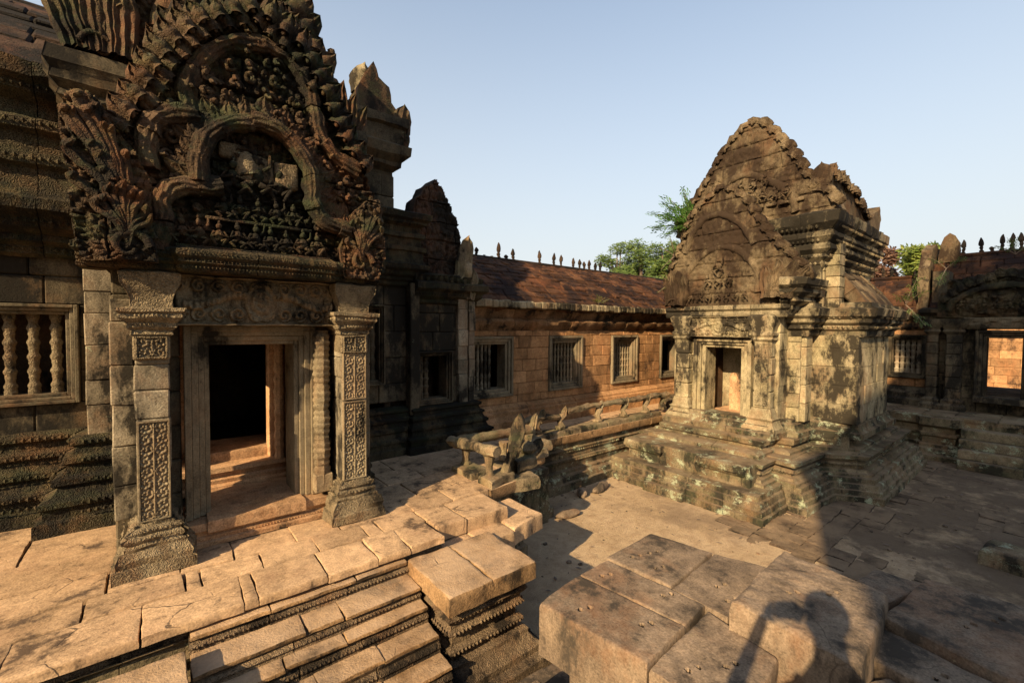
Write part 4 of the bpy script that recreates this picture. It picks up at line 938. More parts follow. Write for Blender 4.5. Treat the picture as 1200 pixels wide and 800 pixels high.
# right-hand shoulder pieces between the pediment and the wing
ng = MB(); naga_fan(ng, (1.95, 6.0, 4.1), (0, -1, 0), X_, .75, 5, .2, .05, .16, .1)
for q in range(8): ng.box(1.35+q*.12, 1.6+q*.13, 5.5+q*.06, 6.3, 3.6+.0*q, 4.6-.07*q, .05)
ng.warp(.04, 5).build('shoulder_stones', 'pedi', hall, 50)
# dark ogive gable over the wing bay, with its end leaf
gb = MB(); gb.prism([(3.1, 3.62), (3.07, 4.2), (3.06, 4.55), (3.14, 4.84), (3.24, 4.92), (3.3, 5.06), (3.4, 5.12), (3.47, 5.2), (3.54, 5.1), (3.6, 5.06), (3.64, 4.94), (3.74, 4.82), (3.76, 4.7), (3.84, 4.66), (3.88, 4.5), (3.93, 4.3), (3.95, 3.62)], (0, 6.32, 0), X_, Z_, -Y_, .35, res=.05)
field(gb, [(3.1, 3.62), (3.07, 4.2), (3.06, 4.55), (3.14, 4.84), (3.24, 4.92), (3.3, 5.06), (3.4, 5.12), (3.47, 5.2), (3.54, 5.1), (3.6, 5.06), (3.64, 4.94), (3.74, 4.82), (3.76, 4.7), (3.84, 4.66), (3.88, 4.5), (3.93, 4.3), (3.95, 3.62)], (0, 6.29, 0), X_, Z_, -Y_, .016, .035, .14, org=(3.5, 3.9)); gb.warp(.02, 6); go = gb.build('wing_gable', 'latrd', hall)
gl = MB(); gl.leaf((3.86, 6.16, 3.62), (.2, 0, 1), (-.5, -1, 0), .72, .26, .12, 2); gl.leaf((4.0, 6.12, 3.3), (.15, 0, 1), (-.5, -1, 0), .5, .2, .1, 2); gl.blob((3.95, 6.14, 3.75), (.1, .1, .18)); gl.warp(.03, 6).build('end_leaf', 'rail', go, 50)
gl = MB(); leafrow(gl, P3([(3.05, 3.62), (3.9, 3.62)], 6.12), (0, -1, 0), .16, .12, .08, out=-1); gl.warp(.02, 8).build('leaf_row', 'hallcarve', go, 50)

# ================================================================== GALLERY (far side)
random.seed(23)
gal = thing('gallery_wing', 'long laterite gallery with a red brown roof, four framed windows and a ridge of finials', 'gallery', (9, 7, .95))
wl = MB(); WX = [4.30, 6.26, 8.27, 10.27]
wl.ashlar((4.18, 6.6), (1, 0), 10.8, 1.38, 2.78, .35, .235, .42, holes=[(x-4.18, x-4.18+1.0, 1.53, 2.67) for x in WX], gap=.005, jit=.006, c=.01)
wl.build('wall', 'latw', gal)
bs = MB(); bs.mould([(4.18, 6.6), (14.9, 6.6)], [(.28, .95), (.28, 1.1), (.22, 1.12), (.16, 1.18), (.16, 1.25), (.1, 1.27), (.1, 1.31), (.05, 1.34), (0, 1.38)], stone=.7, eros=.012, jit=.008); bs.build('base_moulding', 'latw', gal)
cr = MB(); cr.mould([(4.18, 6.6), (14.9, 6.6)], [(0, 2.78), (.02, 2.82), (.09, 2.88), (.12, 2.96), (.09, 3.0), (.03, 3.01), (.05, 3.06), (.1, 3.14), (.12, 3.19)], stone=.5, eros=.05, jit=.015, res=.06); cr.build('rough_cornice', 'latc', gal)
ev = MB(); x = 4.1
while x < 14.9:
    wd = random.uniform(.12, .2); ev.box(x, x+wd-.006, 6.34+random.uniform(-.012, .012), 7.0, 3.20+random.uniform(-.01, .01), 3.34+random.uniform(-.008, .008), .02); x += wd
ev.warp(.01, 8).build('eave_course', 'libcorn', gal)
rf = MB(); vault(rf, 4.1, 15.2, 6.38, 3.33, 8.3, 4.43, 12, .36, 1.35, .012); vault(rf, 4.1, 15.2, 10.2, 3.33, 8.3, 4.43, 5, 2, 1.35, .012)
rf.warp(.035, 6).build('roof', 'latr', gal)
rd = MB(); rd.box(4.1, 15.2, 8.2, 8.4, 4.36, 4.46, .03); rd.warp(.012, 6).build('ridge', 'latrd', gal)
def finial(x, y, z, par, h, broken=False):
    h *= random.uniform(.85, 1.12); m = MB(); k = h/.32; lx, ly = random.uniform(-.05, .05), random.uniform(-.05, .05)
    pr = [(.045, 0), (.045, .03*k), (.025, .05*k), (.035, .08*k), (.042, .1*k)]
    if broken: pr = pr[:4]
    else: pr += [(.027, .125*k), (.045, .15*k), (.052, .19*k), (.042, .24*k), (.026, .285*k), (.008, .32*k)]
    m.lathe((x, y, z), pr, 8); m.v = [(a+lx*(c-z), b_+ly*(c-z), c) for a, b_, c in m.v]; m.warp(.014, 10).build('ridge_finial', 'latrd', par)
for x, h, br in [(5.6, .2, 0), (5.82, .2, 1), (6.03, .18, 1), (6.23, .36, 0), (6.45, .14, 0), (6.67, .32, 0), (6.87, .1, 1), (7.28, .1, 1), (7.52, .34, 0), (8.02, .36, 0), (8.28, .34, 0), (8.74, .3, 0), (9.0, .28, 0), (9.18, .26, 0), (9.39, .28, 0), (9.64, .28, 0), (9.86, .26, 0)]: finial(x, 8.3, 4.44, gal, h, br)
for i, x in enumerate(WX): window(gal, (x, 6.6), (1, 0), 1.0, 1.14, 1.53, .15, 7 if i else 8, skip=() if i in (1, 2) else ((5, 6, 7) if i == 0 else tuple(range(7))), r=.029, mat='frame', balm='frame' if i else 'grey')
it = MB(); it.box(4.2, 14.8, 7.9, 8.1, .9, 3.2, .01); it.box(4.2, 14.8, 6.9, 8, .9, 1.0, .01); it.box(4.2, 4.3, 6.9, 8, .9, 3.3, .01); it.box(4.2, 14.9, 6.9, 8.3, 3.15, 3.3, .01); it.build('inner_room', 'dark', gal)
fw_ = MB(); fw_.box(4.2, 15.2, 10.0, 10.2, 0, 3.3, .01); fw_.build('rear_wall', 'latw', gal)

# ================================================================== SHRINE ("library")
random.seed(31)
lib = thing('shrine', 'free standing sandstone shrine with tall pointed pediments on a stepped base', 'temple', (10, 4.05, 0))
CY = 4.05
def outl(pts):
    """closed outline from half points (x,halfwidth), front to back, counter-clockwise seen so that outward is on the right"""
    a = [(x, CY-h) for x, h in pts]; b_ = [(x, CY+h) for x, h in reversed(pts)]; return a+b_
def tier(mb, pts, prof, **k): mb.mould(outl(pts), prof, closed=True, **k)
bs = MB()
T1 = [(6.76, 1.40), (7.66, 1.40), (7.66, 1.66), (8.75, 1.72), (9.1, 2.28), (12.6, 2.28)]
tier(bs, T1, [(.07, 0), (.07, .11), (.03, .12), (.03, .2), (.0, .21), (-.02, .29), (-.06, .30), (-.06, .38)], stone=.55, eros=.03, back=.5, res=.08)
T1b = [(7.38, 1.12), (7.9, 1.12), (7.85, 1.42), (8.9, 1.5), (9.3, 2.02), (12.45, 2.02)]
tier(bs, T1b, [(.12, .36), (.12, .42), (.06, .43), (.05, .47), (-.02, .485), (-.02, .535), (.03, .55), (.03, .585), (-.03, .60), (-.03, .64), (.07, .655), (.09, .72)], stone=.7, eros=.02, back=.6, res=.08)
bs.beads(outl(T1b), .04, .55, .05, .018, closed=True)
T2 = [(7.6, 1.0), (8.2, 1.0), (8.2, 1.25), (9.05, 1.3), (9.4, 1.9), (12.3, 1.9)]
tier(bs, T2, [(.03, .70), (.03, .78), (-.02, .80)], stone=.7, eros=.015, back=.6)
T3 = [(7.92, .92), (8.4, .95), (8.45, 1.2), (9.2, 1.24), (9.42, 1.78), (12.2, 1.78)]
tier(bs, T3, [(.06, .76), (.0, .79), (.0, .84), (.05, .87), (.07, .95), (.05, .97)], stone=.6, eros=.022, back=.5, res=.07)
T4 = [(8.18, .92), (8.62, 1.0), (8.66, 1.15), (9.28, 1.2), (9.46, 1.86), (11.6, 1.86)]
tier(bs, T4, [(.12, .95), (.12, 1.05), (.07, 1.07), (.03, 1.13), (.03, 1.17), (-.02, 1.2), (-.02, 1.25)], stone=.6, eros=.01, back=.4, res=.08)
bs.box(7.1, 12.4, CY-1.1, CY+1.1, 0, .72); bs.box(7.9, 12.4, CY-1.35, CY+1.35, 0, .74); bs.box(9.2, 12.3, CY-1.95, CY+1.95, 0, .74); bs.box(7.95, 12.2, CY-.9, CY+.9, .5, .96); bs.box(9.3, 11.5, CY-1.8, CY+1.8, .5, 1.15)
bs.build('stepped_base', 'plinth', lib)
for sy, t_ in ((CY-.62, 'plinth'), (CY+.82, 'plinth')):           # stair flank pedestals
    p = MB(); y0, y1 = sy-.36, sy+.3
    p.mould([(7.75, y1), (7.0, y1), (7.0, y0), (7.75, y0)][::-1][::-1], [(0, 0), (0, .1)], stone=3) if 0 else None
    path = [(7.8, y1), (7.08, y1), (7.08, y0), (7.8, y0)]
    p.mould(path, [(.08, .3), (.08, .36), (.03, .38), (.0, .4), (.0, .52), (.03, .54), (.05, .57), (.05, .59)], stone=2, back=.3, eros=.01, res=.06)
    p.slab([(7.0, y0-.07), (7.85, y0-.07), (7.85, y1+.07), (7.0, y1+.07)], .72, .12, .03, .05, .01, .03); p.box(7.15, 7.8, y0+.06, y1-.06, .2, .62)
    p.build('stair_pedestal', 'plinth', lib)
p = MB()
for k, (xa, z) in enumerate(((6.62, .16), (6.85, .32), (7.12, .47), (7.42, .6), (7.7, .74))): p.slab([(xa, CY-.25), (xa+.4, CY-.25), (xa+.4, CY+.5), (xa, CY+.5)], z, .17, .03, .05, .008, .03)
p.build('front_steps', 'plinth', lib)
# walls
wl = MB()
wl.ashlar((8.42, CY+.90), (0, -1), 1.88, 1.2, 3.06, .3, .33, .6, holes=[(.34, 1.47, 1.1, 2.66)])
wl.ashlar((8.42, CY-.98), (1, 0), .45, 1.2, 3.1, .3, .33, .6)
wl.ashlar((8.86, CY-1.02), (0, -1), .24, 1.2, 3.2, .3, .33, .6)
wl.ashlar((8.80, CY-1.18), (1, 0), .62, 1.2, 3.3, .3, .33, .6, holes=[(.2, .42, 1.7, 2.62)])
wl.ashlar((9.35, CY-1.18), (0, -1), .7, 1.2, 2.85, .4, .36, .8, gap=.003, c=.006, jit=.01)
wl.ashlar((9.35, CY-1.88), (1, 0), 2.1, 1.2, 2.85, .4, .36, .9, gap=.003, c=.006, jit=.01)
wl.ashlar((9.2, CY-1.4), (0, -1), .22, 3.2, 4.35, .3, .2, .4); wl.ashlar((9.0, CY+1.3), (0, -1), 2.7, 3.4, 4.25, .4, .25, .5)
wl.ashlar((9.1, CY-1.42), (1, 0), 2.9, 3.2, 4.2, .4, .36, .8); wl.box(9.4, 11.9, CY-1.3, CY+1.35, .9, 4.6); 
wl.box(8.86, 9.5, CY-1.1, CY+1.1, 3.0, 4.3)
wl.box(10.3, 11.4, CY+1.3, CY+1.88, 1, 3.0); wl.box(8.7, 9.4, CY+.98, CY+1.18, 1, 3.2); wl.box(8.42, 8.8, CY+.9, CY+.98, 1.1, 3.0)
wl.warp(.008, 5).build('wall', 'lib', lib)
# pilasters of the doorway
for y0, y1 in ((CY-.93, CY-.63), (CY+.60, CY+.88)):
    o = MB(); z = 1.45
    while z < 2.75: hh = min(.3, 2.76-z); o.box(8.24+random.uniform(-.01, .01), 8.5, y0+random.uniform(-.008, .008), y1, z, z+hh-.006, .02); z += hh
    pth = [(8.5, y1), (8.24, y1), (8.24, y0), (8.5, y0)]
    o.mould(pth, [(.12, 1.0), (.12, 1.12), (.08, 1.18), (.05, 1.24), (.07, 1.28), (.03, 1.32), (.03, 1.38), (0, 1.46)], stone=2, back=.1, eros=.014, res=.04)
    o.mould(pth, [(0, 2.62), (.04, 2.66), (.02, 2.7), (.05, 2.74), (.05, 2.78), (.02, 2.80), (.03, 2.88), (.06, 2.94), (.08, 3.06), (.04, 3.1)], stone=2, back=.1, eros=.01, res=.04)
    if y0 < CY: o.relief((8.232, y1-.03, 1.5), -Y_, Z_, -X_, y1-y0-.06, 1.1, scroll, .012, .012)
    o.build('pilaster', 'lib', lib)
o = MB(); o.relief((8.24, CY+.62, 2.68), -Y_, Z_, -X_, 1.22, .4, lintelfn, .05, .015); o.box(8.25, 8.5, CY-.6, CY+.62, 2.68, 3.08); o.build('lintel', 'lib', lib)
o = MB()
for k, (a, x) in enumerate(((.0, 8.3), (.07, 8.34), (.14, 8.38))):
    w_ = .07; yL = CY+.53-a; yR = CY-.57+a; zt = 2.66-a*.8; t = .5+.1*k
    o.box(x, 8.8, yL-w_, yL, 1.15, zt, .006, t); o.box(x, 8.8, yR, yR+w_, 1.15, zt, .006, t); o.box(x, 8.8, yR+w_, yL-w_, zt-.06, zt, .006, t)
o.box(8.26, 8.8, CY-.6, CY+.55, 1.08, 1.2); o.build('door_frame', 'lib', lib)
o = MB(); o.slab([(8.55, CY-.2), (9.6, CY-.2), (9.6, CY+.4), (8.55, CY+.4)], 1.22, .1); o.slab([(9.0, CY-.16), (9.25, CY-.16), (9.25, CY+.12), (9.0, CY+.12)], 1.95, .75, .08, .04, .03, .03); o.warp(.02, 5).build('inner_pedestal', 'warm', lib)
o = MB(); o.box(8.85, 9.39, CY+.45, CY+.9, 1.0, 3.0, .01); o.box(8.85, 9.39, CY-.95, CY-.5, 1., 3., .01); o.box(8.8, 9.39, CY-.9, CY+.9, 2.9, 3.05, .01); o.build('inner_wall', 'dark', lib)
# cornices
cn = MB()
cn.mould([(8.72, CY-.95), (8.75, CY-1.35), (9.3, CY-1.35), (9.3, CY-2.0), (11.5, CY-2.0), (11.5, CY-1.2)], [(-.06, 2.72), (-.04, 2.76), (-.04, 2.82), (.02, 2.86), (.0, 2.92), (.07, 2.97), (.07, 3.03), (.14, 3.08), (.16, 3.2), (.06, 3.24), (.04, 3.3)], stone=.5, back=.5, eros=.02, jit=.012, res=.07)
cn.beads([(9.3, CY-1.35), (9.3, CY-2.0), (11.5, CY-2.0)], .03, 2.89, .07, .028, skip=.03); cn.beads([(9.3, CY-1.35), (9.3, CY-2.0), (11.5, CY-2.0)], .1, 3.06, .08, .03, skip=.03)
cn.box(9.3, 11.5, CY-2.0, CY-1.4, 3.2, 3.32, .05)
UC = [(9.02, CY+1.1), (9.02, CY-1.42), (12.15, CY-1.42)]
cn.mould(UC, [(-.02, 3.92), (.0, 3.96), (.0, 4.04), (.07, 4.1), (.05, 4.16), (.14, 4.24), (.14, 4.3), (.10, 4.34), (.2, 4.44), (.2, 4.5), (.16, 4.54), (.28, 4.66), (.3, 4.82), (.16, 4.87)], stone=.5, back=.5, eros=.02, jit=.014, res=.07)
for z, o_ in ((4.0, .02), (4.13, .09), (4.38, .17), (4.6, .25)): cn.beads(UC, o_, z, .075, .03, skip=.03)
cn.mould([(8.25, CY+1.1), (8.25, CY-1.05), (8.32, CY-1.12), (8.9, CY-1.12)], [(.0, 3.06), (.03, 3.1), (.03, 3.14), (.0, 3.17), (.05, 3.21), (.05, 3.28)], stone=.6, back=.3, eros=.01)
cn.mould([(8.32, CY-1.02), (8.36, CY-1.18), (8.95, CY-1.22)], [(-.05, 3.1), (.02, 3.18), (.02, 3.24), (.14, 3.32), (.12, 3.38), (.22, 3.46), (.22, 3.52), (.3, 3.58), (.32, 3.68), (.2, 3.72)], stone=.5, back=.4, eros=.01)
cn.beads([(8.36, CY-1.18), (8.95, CY-1.22)], .17, 3.42, .06, .024); cn.beads([(8.36, CY-1.18), (8.95, CY-1.22)], .27, 3.55, .06, .024)
cn.build('cornice', 'libcorn', lib)
# half vault over the side aisle and main vault
rf = MB(); vault(rf, 9.5, 11.5, CY-1.95, 3.3, CY-1.4, 3.95, 3, .5, 1.3, .02, th=.2); rf.warp(.04, 4).build('side_vault', 'libtop', lib); rf = MB(); vault(rf, 9.1, 12.1, CY-1.35, 4.85, CY, 6.1, 5, .5, 1.5, .03, th=.3); vault(rf, 9.1, 12.1, CY+1.35, 4.85, CY, 6.1, 5, .5, 1.5, .03, th=.3)
rf.warp(.04, 4).build('vault', 'libtop', lib)
def pediment_x(x, pts, name, th, leafh, leafw, arches, parent=lib, mat='libtop', rows=.0, seed=1, tym=None, lsp=None):
    """pediment facing -X; pts = outline (y,z) from the left foot over the apex to the right foot"""
    random.seed(seed); m = MB(); m.prism(pts, (x, 0, 0), Y_, Z_, -X_, th, res=.08); 
    if tym: m.relief((x-.015, tym[0], tym[1]), -Y_, Z_, -X_, tym[2], tym[3], tymp, .05, .02, back=0.)
    m.warp(.018, 3); o = m.build(name, mat, parent)
    m = MB(); field(m, pts, (x-.03, 0, 0), Y_, Z_, -X_, .02, .05, .19, soft=.5, seam=.29, org=(CY-.1, pts[0][1]+.6)); m.warp(.01, 4).build('carved_face', mat, o, 55)
    l = MB(); inn = [Vector((x-.03, a, b_)) for a, b_ in pts[1:-1]]
    leafrow(l, inn, (-1, 0, 0), leafh, leafw, .07, out=-1 if 0 else 1, sp=lsp, hj=.12)
    for r_, ap in arches:
        pp = arch_pts([(x-.015, a, b_) for a, b_ in ap], 8); l.tube(pp, r_, 16, .05, 6, nrm=(-1, 0, 0))
    l.warp(.025, 6).build('flame_border', mat, o, 80); return o
PF = [(5.05, 3.22), (5.07, 3.8), (4.98, 4.25), (4.8, 4.55), (4.66, 5.0), (4.38, 5.28), (4.1, 5.45), (3.85, 5.38), (3.62, 5.15), (3.42, 4.82), (3.25, 4.5), (3.02, 4.25), (2.82, 4.02), (2.62, 3.78), (2.7, 3.6), (3.0, 3.45), (3.1, 3.22)]
o = pediment_x(8.28, PF, 'front_pediment', .45, .13, .26, [(.07, [(4.78, 3.3), (4.74, 3.8), (4.5, 4.2), (4.1, 4.36), (3.7, 4.25), (3.42, 3.9), (3.36, 3.5)]), (.07, [(4.75, 4.35), (4.6, 4.75), (4.3, 4.98), (3.95, 4.95), (3.65, 4.68), (3.45, 4.35)])], seed=4, tym=(4.7, 3.35, 1.3, .9))
fg = MB(); 
for i in range(7): figure(fg, (8.2, 4.58-i*.17, 3.36), .2, (-1, 0, 0), i % 3)
for i in range(3): figure(fg, (8.2, 4.25-i*.2, 3.62), .26, (-1, 0, 0), i % 3)
figure(fg, (8.22, 4.06, 3.85), .34, (-1, 0, 0), 1); fg.warp(.03, 9).build('figure_frieze', 'libtop', o, 60)
ng = MB(); naga_fan(ng, (8.2, 4.92, 3.3), (-1, 0, 0), Y_, .75, 4, .2, .0, .14, .08); ng.warp(.04, 5).build('naga_heads', 'libtop', o, 60); ng = MB(); naga_fan(ng, (8.2, 3.05, 3.4), (-1, 0, 0), -Y_, .7, 4, .25, .25, .15, .08)
for i in range(4): ng.box(8.3+i*.1, 8.45+i*.1, 2.86+i*.02, 3.2, 3.62, 3.95-.05*i, .04)
ng.warp(.04, 5).build('naga_heads', 'libtop', o, 60)
PB = [(5.42, 4.85), (5.38, 5.1), (5.15, 5.35), (4.9, 5.62), (4.68, 5.95), (4.5, 6.2), (4.32, 6.45), (4.12, 6.66), (3.9, 6.82), (3.66, 6.72), (3.48, 6.5), (3.34, 6.3), (3.2, 6.1), (3.06, 5.85), (2.92, 5.6), (2.75, 5.35), (2.52, 5.12), (2.44, 4.95), (2.5, 4.85)]
o = pediment_x(9.0, PB, 'upper_pediment', .5, .15, .27, [(.08, [(4.95, 4.95), (4.85, 5.35), (4.55, 5.65), (4.0, 5.85), (3.5, 5.6), (3.15, 5.3), (3.05, 4.95)])], seed=6, tym=(4.8, 4.9, 1.7, 1.1))
fg = MB()
for i in range(9): figure(fg, (8.93, 4.8-i*.2, 5.22+random.uniform(-.03, .03)), .26, (-1, 0, 0), i % 3)
figure(fg, (8.93, 3.95, 4.9), .36, (-1, 0, 0), 2)
for i in range(5): figure(fg, (8.93, 4.45-i*.22, 5.5), .24, (-1, 0, 0), (i+1) % 3)
for i in range(10): fg.box(8.88+random.uniform(-.03, .02), 9.0, 4.9-i*.22, 5.08-i*.22, 5.12, 5.18, .01)
fg.warp(.03, 9).build('figure_frieze', 'libtop', o, 60)
# flank pediment rising over the long side
m = MB(); FP = [(9.0, 4.85), (9.0, 5.35), (9.2, 5.6), (9.35, 5.62), (9.5, 5.58), (9.8, 5.6), (10.1, 5.52), (10.35, 5.55), (10.65, 5.52), (10.8, 5.38), (11.1, 5.34), (11.3, 5.22), (11.6, 5.2), (11.9, 5.24), (12.25, 5.38), (12.62, 5.6), (12.66, 5.3), (12.5, 5.0), (12.3, 4.85)]
m.prism(FP, (0, 2.62, 0), X_, Z_, -Y_, .4, res=.07)
leafrow(m, [Vector((a, 2.6, b_-.05)) for a, b_ in FP[2:13]], (0, -1, 0), .2, .28, .08, out=1)
m.warp(.035, 4).build('flank_pediment', 'libtop', lib, 50)
m = MB(); leafrow(m, [Vector((8.98, 2.9, 5.3)), Vector((9.0, 2.7, 5.5))], (-1, 0, 0), .3, .3, .1, out=-1); m.leaf((9.0, 2.72, 5.25), (0, -.1, 1), (-1, 0, 0), .5, .34, .1, 1); m.warp(.03, 5).build('corner_leaf', 'libtop', lib, 50)

# ================================================================== ENTRANCE PAVILION and its gallery, right
random.seed(41)
pav2 = thing('entrance_pavilion', 'shaded entrance pavilion at the right edge with an open doorway and finials on its roof', 'gate building', (15.5, 0, .95))
wl = MB(); 
def U(y): return 2.05-y
wl.ashlar((14.9, 2.05), (0, -1), 8, .95, 3.15, .4, .3, .55, holes=[(U(1.25), U(.35), 1.25, 2.9)])
wl.ashlar((14.9, 2.05), (1, 0), .4, .95, 3.15, .3) if 0 else None
wl.box(15.0, 18, 1.75, 2.05, .95, 4.3); wl.box(17.6, 18, 1.3, 1.8, .95, 3.3); wl.box(17.6, 18, -6, .35, .95, 3.3); wl.box(15.2, 17.7, -6, .2, 1.0, 3.3); wl.box(17.6, 18, .3, 1.35, 2.9, 3.3)
wl.box(15.1, 18, -6, 1.8, .3, 1.3)
wl.build('wall', 'hall', pav2)
for y0, y1 in ((1.45, 1.72), (-.15, .12), (1.86, 2.06)):
    z = 1.2; o = MB()
    while z < 2.8: hh = .27; o.box(14.62+random.uniform(-.01, .01), 15, y0, y1, z, z+hh-.006, .02); z += hh
    pth = [(15, y1), (14.62, y1), (14.62, y0), (15, y0)]
    o.mould(pth, [(.1, .95), (.1, 1.06), (.05, 1.12), (.06, 1.18), (0, 1.24)], stone=2, back=.08, eros=.01); o.mould(pth, [(0, 2.75), (.05, 2.82), (.03, 2.88), (.1, 3.0), (.12, 3.12)], stone=2, back=.08, eros=.01)
    o.build('pilaster', 'hall', pav2)
o = MB(); o.box(14.66, 14.95, .1, 1.45, 2.88, 3.15); o.relief((14.65, 1.44, 2.88), -Y_, Z_, -X_, 1.3, .27, lintelfn, .03, .03); o.build('lintel', 'hall', pav2)
o = MB()
for k in range(3):
    a = .06*k; x = 14.7+.04*k; o.box(x, 15.3, 1.25-a-.06, 1.25-a, 1.3, 2.86-a); o.box(x, 15.3, .35+a, .35+a+.06, 1.3, 2.86-a); o.box(x, 15.3, .41+a, 1.19-a, 2.80-a, 2.86-a)
o.box(14.6, 15.3, .35, 1.25, 1.2, 1.34); o.build('door_frame', 'hall', pav2)
o = MB(); o.prism([(1.9, 3.15), (1.9, 3.55), (1.75, 3.8), (1.5, 3.95), (1.15, 4.1), (.8, 4.2), (.5, 4.12), (.1, 3.95), (-.2, 3.7), (-.4, 3.4), (-.4, 3.15)], (14.7, 0, 0), Y_, Z_, -X_, .5); o.relief((14.68, 1.75, 3.2), -Y_, Z_, -X_, 1.9, .85, tymp, .12, .03, back=0.)
o.tube(arch_pts([(14.64, 1.7, 3.3), (14.64, 1.6, 3.55), (14.64, 1.3, 3.75), (14.64, .8, 3.85), (14.64, .25, 3.75), (14.64, -.1, 3.3)]), .07, 12, nrm=(-1, 0, 0))
leafrow(o, [Vector((14.66, a, b_)) for a, b_ in [(1.8, 3.5), (1.45, 3.85), (.8, 4.1), (.1, 3.85), (-.3, 3.4)]], (-1, 0, 0), .2, .2, .08, out=1)
for i in range(8): figure(o, (14.62, 1.5-i*.19, 3.3), .25, (-1, 0, 0), i % 3)
o.warp(.03, 5).build('pediment', 'hallcarve', pav2, 55)
o = MB(); o.mould([(16, 2.1), (14.85, 2.1), (14.85, -6)], [(0, 3.1), (.04, 3.14), (.04, 3.2), (.14, 3.28), (.14, 3.36), (.05, 3.4)], stone=.5, eros=.02, back=.5); o.build('cornice', 'hallcarve', pav2)
o = MB()
def vaultY(mb, y0, y1, x0, z0, x1, z1, rows, bl, pw=1.4, jit=.015, th=.25):
    q = MB(); vault(q, y0, y1, x0, z0, x1, z1, rows, bl, pw, jit, th=th)      # built along X, then swapped to run along Y
    mb.v += []; b0 = len(mb.v); mb.v += [(b_, a, c) for a, b_, c in q.v]; mb.f += [tuple(reversed([b0+i for i in f])) for f in q.f]; mb.t += q.t
vaultY(o, -6, 2.08, 14.9, 3.4, 16.3, 4.78, 8, .5); vaultY(o, -6, 2.08, 17.7, 3.4, 16.3, 4.78, 5, 1.5); o.box(16.2, 16.4, -6, 2.08, 4.72, 4.84, .03); o.box(15.1, 17.6, 1.85, 2.06, 3.3, 4.5)
o.warp(.02, 5).build('roof', 'latr', pav2)
m = MB(); m.prism([(1.7, 4.6), (1.7, 5.1), (1.78, 5.25), (1.88, 5.34), (1.98, 5.25), (2.06, 5.05), (2.08, 4.6)], (15.9, 0, 0), Y_, Z_, -X_, .3); m.prism([(15.0, 3.3), (15.05, 4.4), (15.4, 4.9), (15.9, 5.1), (16.5, 4.9), (17.5, 3.3)], (0, 2.12, 0), X_, Z_, -Y_, .2); m.warp(.03, 4).build('gable_end', 'libtop', pav2)
for y, h in ((1.66, .34), (1.34, .34), (1.16, .12), (.99, .4), (.83, .4), (.67, .42), (.5, .44), (.33, .4), (.1, .4), (-.1, .4)): finial(16.3, y, 4.83, pav2, h)
gal2 = thing('side_gallery', 'low shaded gallery behind the shrine with a barred window and patchy brown roof', 'gallery', (15.5, 4.5, .95))
o = MB(); o.ashlar((15.1, 6.6), (0, -1), 4.55, 1.4, 2.85, .35, .25, .45, holes=[(3.72, 4.50, 1.62, 2.72)]); o.build('wall', 'latw', gal2)
o = MB(); o.mould([(15.1, 6.6), (15.1, 2.06)], [(.3, .95), (.3, 1.1), (.2, 1.15), (.2, 1.25), (.08, 1.3), (.0, 1.4)], stone=.7, eros=.015); o.build('base_moulding', 'hall', gal2)
o = MB(); o.mould([(15.1, 6.6), (15.1, 2.06)], [(0, 2.85), (.08, 2.92), (.08, 3.02), (.04, 3.05), (.2, 3.2), (.2, 3.32)], stone=.6, eros=.03); o.build('cornice', 'latc', gal2)
o = MB(); vaultY(o, 2.1, 8.3, 14.9, 3.3, 16.3, 4.3, 7, .45); vaultY(o, 2.1, 8.3, 17.7, 3.3, 16.3, 4.3, 4, 1.5); o.box(16.2, 16.4, 2.1, 8.3, 4.26, 4.36, .03); o.warp(.02, 5).build('roof', 'latr', gal2)
window(gal2, (15.08, 2.88), (0, -1), .78, 1.1, 1.62, .12, 5, r=.05, mat='hall', balm='grey')
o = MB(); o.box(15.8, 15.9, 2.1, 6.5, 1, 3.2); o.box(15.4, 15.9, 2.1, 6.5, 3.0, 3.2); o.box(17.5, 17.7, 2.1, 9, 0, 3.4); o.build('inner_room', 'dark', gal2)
for y, h in ((3.26, .26), (3.08, .26), (3.5, .2)): finial(16.3, y, 4.34, gal2, h)
ew = MB(); ew.ashlar((27, 14), (0, -1), 30, 0, 3.4, .5, .35, .8, jit=.01); ew.box(27.02, 27.4, -16, 14, 3.4, 3.6, .05); eo = ew.build('enclosure_wall', 'latw'); relocate(eo, (27, 0, 0)); tag(eo, 'sunlit orange laterite wall seen through the open doorway of the entrance pavilion', 'wall')
# raised walk in front of it
tr2 = thing('side_terrace', 'low shaded moulded terrace with steps below the entrance pavilion doorway', 'terrace', (14, 0, 0))
m = MB(); PW = [(13.55, 5.4), (13.5, 2.0), (13.3, 1.9), (13.3, 1.35), (13.55, 1.3), (13.55, .35), (13.3, .3), (13.3, -.4), (13.55, -.5), (13.55, -6)]
m.mould(PW, [(.2, 0), (.2, .12), (.12, .15), (.1, .25), (.04, .28), (.04, .34), (-.02, .36), (-.02, .5), (.02, .53), (.02, .58), (-.03, .6), (-.03, .7), (.05, .76), (.05, .93)], stone=.6, eros=.02, back=.5); m.box(13.9, 15.2, -6, 6.5, 0, .9); m.build('moulded_base', 'plinth', tr2)
m = MB()
y = -6
while y < 5.4:
    l = random.uniform(.5, .9); m.slab([(13.5, y), (14.2, y), (14.2, y+l-.01), (13.5, y+l-.01)], .955, .1, .02, .06, .006, .02); m.slab([(14.21, y), (15.0, y), (15.0, y+l-.01), (14.21, y+l-.01)], .955, .1, .02, .06, .006, .02); y += l
m.build('paving_slabs', 'plinth', tr2)
for k in range(4):
    m = MB(); m.slab([(13.0-.0+.14*k-.25, .38), (13.6, .38), (13.6, 1.28), (13.0+.14*k-.25, 1.28)], .2+.19*k, .18, .02, .06, .008, .02); m.build('step', 'plinth', tr2)

